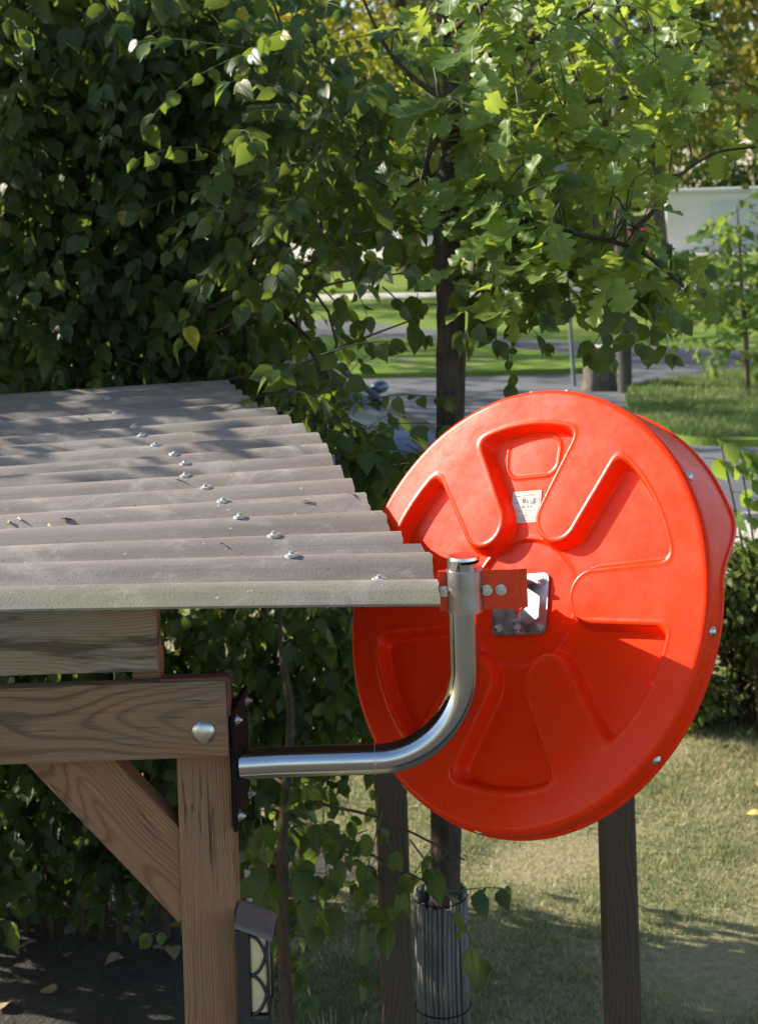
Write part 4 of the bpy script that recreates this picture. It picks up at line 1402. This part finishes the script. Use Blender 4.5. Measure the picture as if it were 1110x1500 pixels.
# sapling on the grass island
sb = onz(1094, 572, 0.09)
sap = empty('sapling', (sb.x, sb.y, 0.09), 'slim young tree with sparse drooping leaves on the grass island', 'sapling')
SY = sb.y
P_ = smooth_path([sb, at(1092, 500, SY), at(1086, 430, SY), at(1083, 360, SY), at(1078, 300, SY)], 5)
V, T = tube(P_, np.linspace(0.042, 0.012, len(P_)), 8)
link('trunk', np_mesh('trunk', V, T), M['far_bark'], sap)
Q = Plant(); r = np.random.default_rng(33)
for q in in_poly([(1060, 290), (1110, 300), (1180, 380), (1170, 520), (1100, 540), (1030, 500), (1010, 420), (1040, 350)], 135, r):
    p = at(q[0], q[1], SY + r.normal(0, 0.4))
    Q.spray(p, r.normal(0, 1, 3) * np.array([1, 1, 0.3]), 0.5, 5, 0.17, r, (-0.2, -0.4, 1), 0.6, rad=0.006)
Q.build(sap, OV, M['sap_leaf'], 'leaf', 0)


def park_tree(x, y, h, tr, cb, rx, label, mt, n, size, seed):
    """trunk, limbs and a clumpy crown from height cb to h"""
    r = np.random.default_rng(seed)
    e = empty('park_tree', (x, y, 0), label, 'tree', 'trees in the park beyond the road')
    lean = r.normal(0, 0.02, 2)
    tp = [(x + lean[0] * z * 2, y + lean[1] * z * 2, z) for z in np.linspace(0, h * 0.8, 7)]
    parts = [tube(smooth_path(tp, 3), np.interp(np.linspace(0, 1, 19), [0, 0.06, 0.4, 1], [tr * 1.35, tr, tr * 0.8, tr * 0.15]), 10)]
    cs, rd = [], []
    nb = 40
    for i in range(nb):
        t = r.random()
        z = cb + (h - cb) * t
        prof = math.sin(math.pi * min(1, 0.18 + 0.82 * t)) ** 0.7
        a = r.uniform(0, 2 * math.pi); q = rx * prof * math.sqrt(r.random())
        c = np.array([x + q * math.cos(a), y + q * math.sin(a), z])
        cs.append(c); rd.append(rx * r.uniform(0.20, 0.36))
        if i % 2 == 0:
            z0 = max(cb * 0.7, z - q * 0.8)
            parts.append(tube(smooth_path([(x, y, z0), (x + (c[0] - x) * 0.5, y + (c[1] - y) * 0.5, z0 + (z - z0) * 0.65), c], 3), np.linspace(tr * 0.32, tr * 0.06, 7), 6))
    V, T = merge(parts)
    link('trunk', np_mesh('trunk', V, T), M['far_bark'], e)
    V, T, uv = blob_crown(cs, rd, n, size, r, SM_)
    o = link('crown', np_mesh('crown', V, T, uv), mt, e); o['kind'] = 'stuff'
    return e


def tx(px, Y): return (px - 555) / F * Y


park_tree(tx(893, 37.5), 37.5, 14, 0.30, 3.2, 4.0, 'park tree with a stout pale brown trunk behind the utility pole', M['far_olive'], 5200, 0.30, 41)
park_tree(tx(862, 39), 39, 13, 0.24, 3.6, 3.2, 'park tree with a thin grey trunk close to the stout one', M['far_green'], 3600, 0.30, 42)
park_tree(tx(790, 38), 38, 15, 0.34, 3.0, 4.5, 'park tree with a dark trunk behind the young oak', M['far_green'], 5200, 0.30, 43)
park_tree(tx(1190, 46), 46, 15, 0.35, 3.8, 5.0, 'olive-yellow park tree above the white garage', M['far_olive'], 6000, 0.34, 44)
park_tree(tx(1280, 40), 40, 15, 0.35, 3.5, 5.0, 'olive park tree at the edge of the picture', M['far_olive'], 4500, 0.34, 45)
park_tree(tx(480, 60), 60, 19, 0.4, 5.0, 5.2, 'russet autumn tree behind the top of the hedge', M['far_brown'], 6000, 0.38, 46)
park_tree(tx(600, 56), 56, 18, 0.4, 4.5, 4.6, 'bright yellow autumn tree behind the young oak', M['far_yellow'], 6000, 0.38, 47)
park_tree(tx(350, 48), 48, 16, 0.35, 3.5, 5.0, 'yellow-green tree behind the middle of the hedge', M['far_yellow'], 5000, 0.34, 48)
park_tree(tx(150, 44), 44, 16, 0.35, 3.0, 5.2, 'green tree behind the densest part of the hedge', M['far_green'], 4500, 0.34, 49)
park_tree(tx(700, 52), 52, 18, 0.38, 4.2, 5.2, 'green tree between the yellow tree and the dark trunk', M['far_green'], 5200, 0.36, 50)
park_tree(tx(960, 62), 62, 20, 0.4, 5.0, 6.0, 'tall green tree behind the utility pole', M['far_green'], 6000, 0.38, 51)

park_tree(-7.5, 30.5, 10, 0.28, 2.6, 3.0, 'broad green tree hidden behind the hedge, added to shade the road', M['far_green'], 3500, 0.26, 52)  # this and the next two: hidden trees added to dapple the road
park_tree(-6.0, 23.5, 9, 0.25, 2.4, 2.6, 'green roadside tree added unseen behind the hedge to shade the road', M['far_green'], 3000, 0.26, 53)
park_tree(-13.5, 36.0, 12, 0.3, 2.8, 3.6, 'green tree added out of sight beyond the verge to shade the road', M['far_green'], 3500, 0.28, 54)

# wood closing the horizon
r = np.random.default_rng(61)
cs, rd = [], []
for i in range(340):
    cs.append((r.uniform(-75, 75), r.uniform(125, 150), r.uniform(1.5, 24) if i < 240 else r.uniform(0.5, 7))); rd.append(r.uniform(2.5, 4.5))
V, T, uv = blob_crown(cs, rd, 60000, 0.95, r, SM_)
o = link('distant_wood', np_mesh('distant_wood', V, T, uv), M['far_green'])
tag(o, 'dark distant wood closing the horizon', 'wood', kind='stuff')

# white garage at the far right
gl = onz(977, 372, 0.0)
GY = gl.y
gar = empty('white_garage', (gl.x + 4, GY + 2, 0), 'long low white garage with a sunlit end wall across the park', 'garage')
box_obj('wall', (gl.x + 7.0, GY + 2.5, 1.25), (14, 5, 2.5), M['white_wall'], gar)
box_obj('roof_edge', (gl.x + 7.0, GY + 2.5, 2.60), (14.3, 5.3, 0.16), M['white_wall'], gar)
for k in range(3):
    box_obj('garage_door', (gl.x + 3.2 + k * 4.2, GY - 0.02, 1.05), (2.6, 0.06, 2.1), simple('garage_door_paint', (0.62, 0.63, 0.66), 0.6, 0, 0.05, 2) if k == 0 else bpy.data.materials['garage_door_paint'], gar)


# ------------------------------------------------------------------ poles, stump
def pole(name, px, py, rad, h, mt, label, cat, lean=0.0):
    b = onz(px, py, 0.0)
    e = empty(name, (b.x, b.y, 0), label, cat)
    bm = bmesh.new()
    add_cyl(bm, (b.x, b.y, -0.1), (b.x + lean, b.y, h), rad, rad * 0.85, 20)
    bm_obj('shaft', bm, mt, e, smooth=False)
    return e, b


e, b = pole('sign_pole', 841, 566, 0.032, 3.4, M['pole_steel'], 'thin bluish steel sign pole standing before the road', 'sign pole', -0.12)
box_obj('sign_panel', (b.x - 0.12, b.y - 0.05, 3.15), (0.5, 0.02, 0.5), M['pole_steel'], e, 0.004)
box_obj('clamp', (b.x - 0.12, b.y - 0.025, 3.15), (0.09, 0.03, 0.05), M['pole_steel'], e)
e, b = pole('utility_pole', 915, 575, 0.105, 8.0, M['pole_wood'], 'dark grey utility pole right of the tree stump', 'utility pole', 0.06)
box_obj('cross_arm', (b.x + 0.06, b.y, 7.6), (1.6, 0.1, 0.12), M['pole_wood'], e, 0.01)
for k in (-0.7, -0.25, 0.25, 0.7):
    bm = bmesh.new(); add_cyl(bm, (b.x + 0.06 + k, b.y, 7.66), (b.x + 0.06 + k, b.y, 7.84), 0.04, 0.025, 10)
    bm_obj('insulator', bm, M['white_wall'], e)
sb = onz(878, 571, 0.0)
stp = empty('tree_stump', (sb.x, sb.y, 0), 'pale knee-high tree stump between the sign pole and the utility pole', 'stump')
ring = np.linspace(0, 2 * np.pi, 28, endpoint=False)
V = []
hs_ = [(-0.05, 0.30), (0.06, 0.255), (0.2, 0.232), (0.45, 0.225), (0.61, 0.222), (0.635, 0.21)]
for z, rr_ in hs_:
    rad = rr_ * (1 + 0.05 * np.sin(ring * 5 + 1) * (1 - z) + 0.03 * np.sin(ring * 11))
    V.append(np.stack([sb.x + rad * np.cos(ring), sb.y + rad * np.sin(ring), np.full(28, z) + (0.012 * np.sin(ring * 2) if z > 0.6 else 0)], -1))
V = np.vstack(V); T = []
for i in range(len(hs_) - 1):
    for j in range(28):
        k = (j + 1) % 28
        T += [(i * 28 + j, i * 28 + k, (i + 1) * 28 + k), (i * 28 + j, (i + 1) * 28 + k, (i + 1) * 28 + j)]
link('bark', np_mesh('bark', V, T), M['stump'], stp)
bm = bmesh.new(); add_cyl(bm, (sb.x, sb.y, 0.61), (sb.x, sb.y, 0.638), 0.205, 0.205, 28)
bm_obj('cut_face', bm, M['pale_straw'], stp)


# ------------------------------------------------------------------ cars
def paint(name, c):
    m, nt, out = mat(name)
    n = N(nt)
    f = n.noise(n('TexCoord').outputs['Object'], 3.0, 3.0)
    n.pr(out, Base_Color=n.ramp(f, [(0.3, tuple(x * 0.95 for x in c)), (0.7, c)]), Metallic=0.35, Roughness=0.32, Coat_Weight=0.8, Coat_Roughness=0.05)
    return m


def loft(stations, ringf, close=True):
    rings = [ringf(*s) for s in stations]
    n = len(rings[0])
    V = np.vstack(rings); T = []
    for i in range(len(rings) - 1):
        for j in range(n):
            k = (j + 1) % n
            a, b, c, d = i * n + j, i * n + k, (i + 1) * n + k, (i + 1) * n + j
            T += [(a, b, c), (a, c, d)]
    for o_, rev in ((0, False), ((len(rings) - 1) * n, True)):
        for j in range(1, n - 1):
            T.append((o_, o_ + j + 1, o_ + j) if not rev else (o_, o_ + j, o_ + j + 1))
    return V, np.array(T)


def make_car(name, label, loc, yaw, pm, group=None):
    mw = Matrix.Translation(loc) @ Matrix.Rotation(yaw, 4, 'Z')
    e = bpy.data.objects.new(name, None); col.objects.link(e)
    e.matrix_basis = mw
    tag(e, label, 'car', group)
    def ringb(x, w_, zb, zt_):
        prof = [(0.0, zb), (0.80, zb), (0.97, zb + 0.10), (1.0, zb + 0.26), (0.985, zt_ - 0.16), (0.93, zt_ - 0.04), (0.80, zt_), (0.4, zt_ + 0.02), (0, zt_ + 0.025)]
        L = [(x, w_ * a, z) for a, z in prof] + [(x, -w_ * a, z) for a, z in reversed(prof[1:-1])]
        return np.array(L)
    st_ = [(-2.05, 0.62, 0.42, 0.80), (-1.98, 0.74, 0.30, 0.88), (-1.75, 0.82, 0.24, 0.93), (-1.2, 0.86, 0.20, 0.95), (0, 0.87, 0.20, 0.93), (0.75, 0.87, 0.20, 0.92), (1.2, 0.85, 0.22, 0.86), (1.65, 0.80, 0.24, 0.77), (1.92, 0.70, 0.30, 0.68), (2.03, 0.56, 0.40, 0.60)]
    V, T = loft(st_, ringb)
    body = link('body', np_mesh('body', V, T), pm, e, mw); body.data.set_sharp_from_angle(angle=math.radians(50))
    def ringc(x, wb, wt, zb, zt_):
        prof = [(wb, zb), (wb * 0.55 + wt * 0.45, zb + (zt_ - zb) * 0.5), (wt, zt_ - 0.05), (wt * 0.85, zt_), (0, zt_ + 0.015)]
        L = [(x, a, z) for a, z in prof] + [(x, -a, z) for a, z in reversed(prof[:-1])]
        return np.array(L)
    cst = [(-1.72, 0.70, 0.60, 0.90, 0.98), (-1.35, 0.76, 0.62, 0.90, 1.32), (-0.95, 0.79, 0.64, 0.90, 1.42), (-0.2, 0.80, 0.65, 0.90, 1.45), (0.25, 0.80, 0.64, 0.90, 1.40), (0.65, 0.79, 0.64, 0.89, 1.17), (1.02, 0.76, 0.66, 0.86, 0.93)]
    V, T = loft(cst, ringc)
    link('glasshouse', np_mesh('glasshouse', V, T), M['dark_glass'], e, mw)
    # roof skin and pillars
    rst = [(-1.32, 0.60, 1.31), (-0.95, 0.62, 1.415), (-0.2, 0.63, 1.447), (0.22, 0.62, 1.398)]
    V, T = loft(rst, lambda x, w_, z: np.array([(x, w_, z - 0.02), (x, w_ * 0.8, z + 0.012), (x, 0, z + 0.024), (x, -w_ * 0.8, z + 0.012), (x, -w_, z - 0.02), (x, 0, z - 0.01)]))
    link('roof', np_mesh('roof', V, T), pm, e, mw)
    for s_ in (-1, 1):
        for pts in ([(1.02, 0.775 * s_, 0.88), (0.65, 0.69 * s_, 1.15), (0.22, 0.635 * s_, 1.385)], [(-0.25, 0.80 * s_, 0.90), (-0.3, 0.735 * s_, 1.2), (-0.3, 0.64 * s_, 1.42)], [(-1.70, 0.72 * s_, 0.92), (-1.36, 0.66 * s_, 1.28), (-0.95, 0.64 * s_, 1.40)]):
            V, T = tube(smooth_path(pts, 4), 0.035, 8)
            link('pillar', np_mesh('pillar', V, T), pm, e, mw)
        bm = bmesh.new()
        bmesh.ops.create_uvsphere(bm, u_segments=16, v_segments=10, radius=0.1)
        for v in bm.verts: v.co = Vector((v.co.x * 0.75, v.co.y * 1.15, v.co.z * 0.72))
        add_box(bm, (0, -0.10 * s_, -0.03), (0.06, 0.10, 0.04))
        bm_obj('wing_mirror', bm, pm, e, mw @ Matrix.Translation((0.80, 0.98 * s_, 1.0)), smooth=True)
        bm = bmesh.new()
        bmesh.ops.create_uvsphere(bm, u_segments=16, v_segments=10, radius=0.14)
        for v in bm.verts: v.co = Vector((v.co.x * 0.9, v.co.y * 0.9, v.co.z * 0.6))
        bm_obj('headlight', bm, M['lamp_lens'], e, mw @ Matrix.Translation((1.82, 0.56 * s_, 0.62)), smooth=True)
        for k in (0.35, -0.75):
            box_obj('door_handle', (k - 0.35, 0.868 * s_, 0.80), (0.17, 0.03, 0.03), pm, e, 0.006, mw)
        for x in (-1.28, 1.28):
            bm = bmesh.new()
            add_cyl(bm, (x, 0.70 * s_, 0.31), (x, 0.885 * s_, 0.31), 0.31, seg=28)
            bmesh.ops.bevel(bm, geom=[ed for ed in bm.edges if abs(ed.verts[0].co.y - ed.verts[1].co.y) < 1e-4], offset=0.03, segments=2, affect='EDGES')
            wh = bm_obj('wheel', bm, M['tyre'], e, mw, smooth=False)
            bm = bmesh.new()
            add_cyl(bm, (x, 0.87 * s_, 0.31), (x, 0.892 * s_, 0.31), 0.2, 0.19, seg=28)
            for k in range(5):
                a = k / 5 * 2 * math.pi
                add_box(bm, (x + 0.09 * math.cos(a), 0.897 * s_, 0.31 + 0.09 * math.sin(a)), (0.18, 0.014, 0.035), Matrix.Rotation(-a, 4, 'Y'))
            bm_obj('rim', bm, M['rim'], wh, mw)
    box_obj('grille', (2.005, 0, 0.50), (0.06, 0.8, 0.12), M['black_metal'], e, 0.01, mw)
    return e


make_car('parked_car', 'silver-blue car parked behind the hedge right of the roof', (-1.30, 15.75, 0.004), math.radians(-40), paint('silver_blue_paint', (0.045, 0.055, 0.09)))
make_car('parked_car', 'white car parked on the far yard seen through the hedge leaves', (tx(610, 72), 72, 0.01), math.radians(185), paint('white_paint', (0.75, 0.75, 0.75)), 'cars on the far yard')
make_car('parked_car', 'red car parked beside the white garage', (tx(940, 76), 76, 0.01), math.radians(5), paint('red_paint_car', (0.5, 0.03, 0.03)), 'cars on the far yard')
make_car('parked_car', 'pale blue car parked on the far yard behind the oak trunk', (tx(740, 74), 74, 0.01), math.radians(0), paint('pale_blue_paint', (0.45, 0.52, 0.62)), 'cars on the far yard')

# ------------------------------------------------------------------ grass, litter
r = np.random.default_rng(71)


def blades(name, n, area, h, wd, z, label, mask=None):
    x0, x1, y0, y1 = area
    P = np.stack([r.uniform(x0, x1, n), r.uniform(y0, y1, n)], -1)
    # tufts
    c = P[r.integers(0, n, n)] if False else P
    ang = r.uniform(0, 2 * np.pi, n); hh = h * r.uniform(0.35, 1.2, n); ww = wd * r.uniform(0.7, 1.3, n)
    if mask is not None:
        k = mask(P); P, ang, hh, ww = P[k], ang[k], hh[k], ww[k]; n = len(P)
    # longer clumps here and there
    cl = np.sin(P[:, 0] * 7.3 + 2 * np.sin(P[:, 1] * 3.1)) * np.sin(P[:, 1] * 6.1 + 2 * np.sin(P[:, 0] * 4.3))
    hh = hh * (1 + 1.1 * np.clip(cl - 0.45, 0, 1) * 2)
    dx, dy = np.cos(ang), np.sin(ang)
    lean = r.uniform(0.2, 1.1, n) * hh
    la = r.uniform(0, 2 * np.pi, n)
    V = np.zeros((n, 3, 3))
    V[:, 0] = np.stack([P[:, 0] - dx * ww, P[:, 1] - dy * ww, np.full(n, z)], -1)
    V[:, 1] = np.stack([P[:, 0] + dx * ww, P[:, 1] + dy * ww, np.full(n, z)], -1)
    V[:, 2] = np.stack([P[:, 0] + np.cos(la) * lean, P[:, 1] + np.sin(la) * lean, z + hh], -1)
    T = np.arange(n * 3).reshape(-1, 3)
    o = link(name, np_mesh(name, V.reshape(-1, 3), T, smooth=False), M['park_grass' if 'island' in name else 'grass'])
    return tag(o, label, 'grass', kind='stuff')


blades('lawn_grass', 130000, (-0.6, 3.2, 5.2, 9.2), 0.030, 0.0022, 0.0, 'short dry garden lawn below the mirror', lambda P: (P[:, 0] > -0.45 + 0.1 * np.sin(P[:, 1] * 3)) & (np.sin(P[:, 0] * 3.1 + 1.3 * np.sin(P[:, 1] * 2.3)) * np.sin(P[:, 1] * 2.7 + 1.7 * np.sin(P[:, 0] * 1.9)) < 0.25 + 0.55 * r.random(len(P))))
ip = np.array([(p.x, p.y) for p in isl])


def inside(P):
    c = np.zeros(len(P), bool); j = len(ip) - 1
    for i in range(len(ip)):
        c ^= ((ip[i, 1] > P[:, 1]) != (ip[j, 1] > P[:, 1])) & (P[:, 0] < (ip[j, 0] - ip[i, 0]) * (P[:, 1] - ip[i, 1]) / (ip[j, 1] - ip[i, 1] + 1e-9) + ip[i, 0])
        j = i
    return c


blades('island_grass', 70000, (3.0, 9.0, 17.8, 26.5), 0.07, 0.006, 0.09, 'green grass on the island by the road', inside)
# fallen leaves on the soil
for i in range(22):
    x, y = r.uniform(-1.7, -0.65), r.uniform(5.4, 6.9)
    Bm = basis(np.array([[r.normal(), r.normal(), 0.0]]), np.array([[r.normal(0, .25), r.normal(0, .25), 1.0]]))[0] * r.uniform(0.05, 0.09)
    mw = Matrix([list(Bm[k]) + [(x, y, 0.022)[k]] for k in range(3)] + [[0, 0, 0, 1]])
    if i == 0:
        dl_me = np_mesh('fallen_leaf', *OV)
        dl_me.materials.append(M['dead_leaf'])
    o = link('fallen_leaf', dl_me, None, None, mw)
    tag(o, 'dry brown leaf fallen on the dark soil under the shelter', 'fallen leaf', 'fallen leaves on the soil')
for i in range(14):
    x, y = r.uniform(0.1, 1.9), r.uniform(5.8, 8.0)
    Bm = basis(np.array([[r.normal(), r.normal(), 0.0]]), np.array([[r.normal(0, .4), r.normal(0, .4), 1.0]]))[0] * r.uniform(0.035, 0.06)
    mw = Matrix([list(Bm[k]) + [(x, y, 0.03)[k]] for k in range(3)] + [[0, 0, 0, 1]])
    if i == 0:
        yl_me = np_mesh('fallen_yellow_leaf', *OV)
        yl_me.materials.append(simple('yellow_dead_leaf', (0.50, 0.38, 0.10), 0.7, 0, 0.3, 3))
    tag(link('fallen_leaf', yl_me, None, None, mw), 'small yellow leaf lying on the lawn', 'fallen leaf', 'yellow leaves on the lawn')
# pale dry tuft at the foot of the picture
tb = at(490, 1545, 5.0)
tf = empty('dry_grass_tuft', (tb.x, 5.0, 0), 'pale dry grass tuft at the lower edge behind the lantern', 'grass tuft')
parts = []
for i in range(110):
    a = r.uniform(0, 2 * np.pi); q = r.uniform(0.02, 0.16); h_ = r.uniform(0.2, 0.385)
    parts.append(tube([(tb.x, 5.0, 0), (tb.x + q * 0.5 * math.cos(a), 5.0 + q * 0.5 * math.sin(a), h_ * 0.7), (tb.x + q * math.cos(a), 5.0 + q * math.sin(a), h_)], [0.002, 0.0018, 0.0006], 3, cap=False))
V, T = merge(parts)
o = link('blades', np_mesh('blades', V, T), M['pale_straw'], tf); o['kind'] = 'stuff'
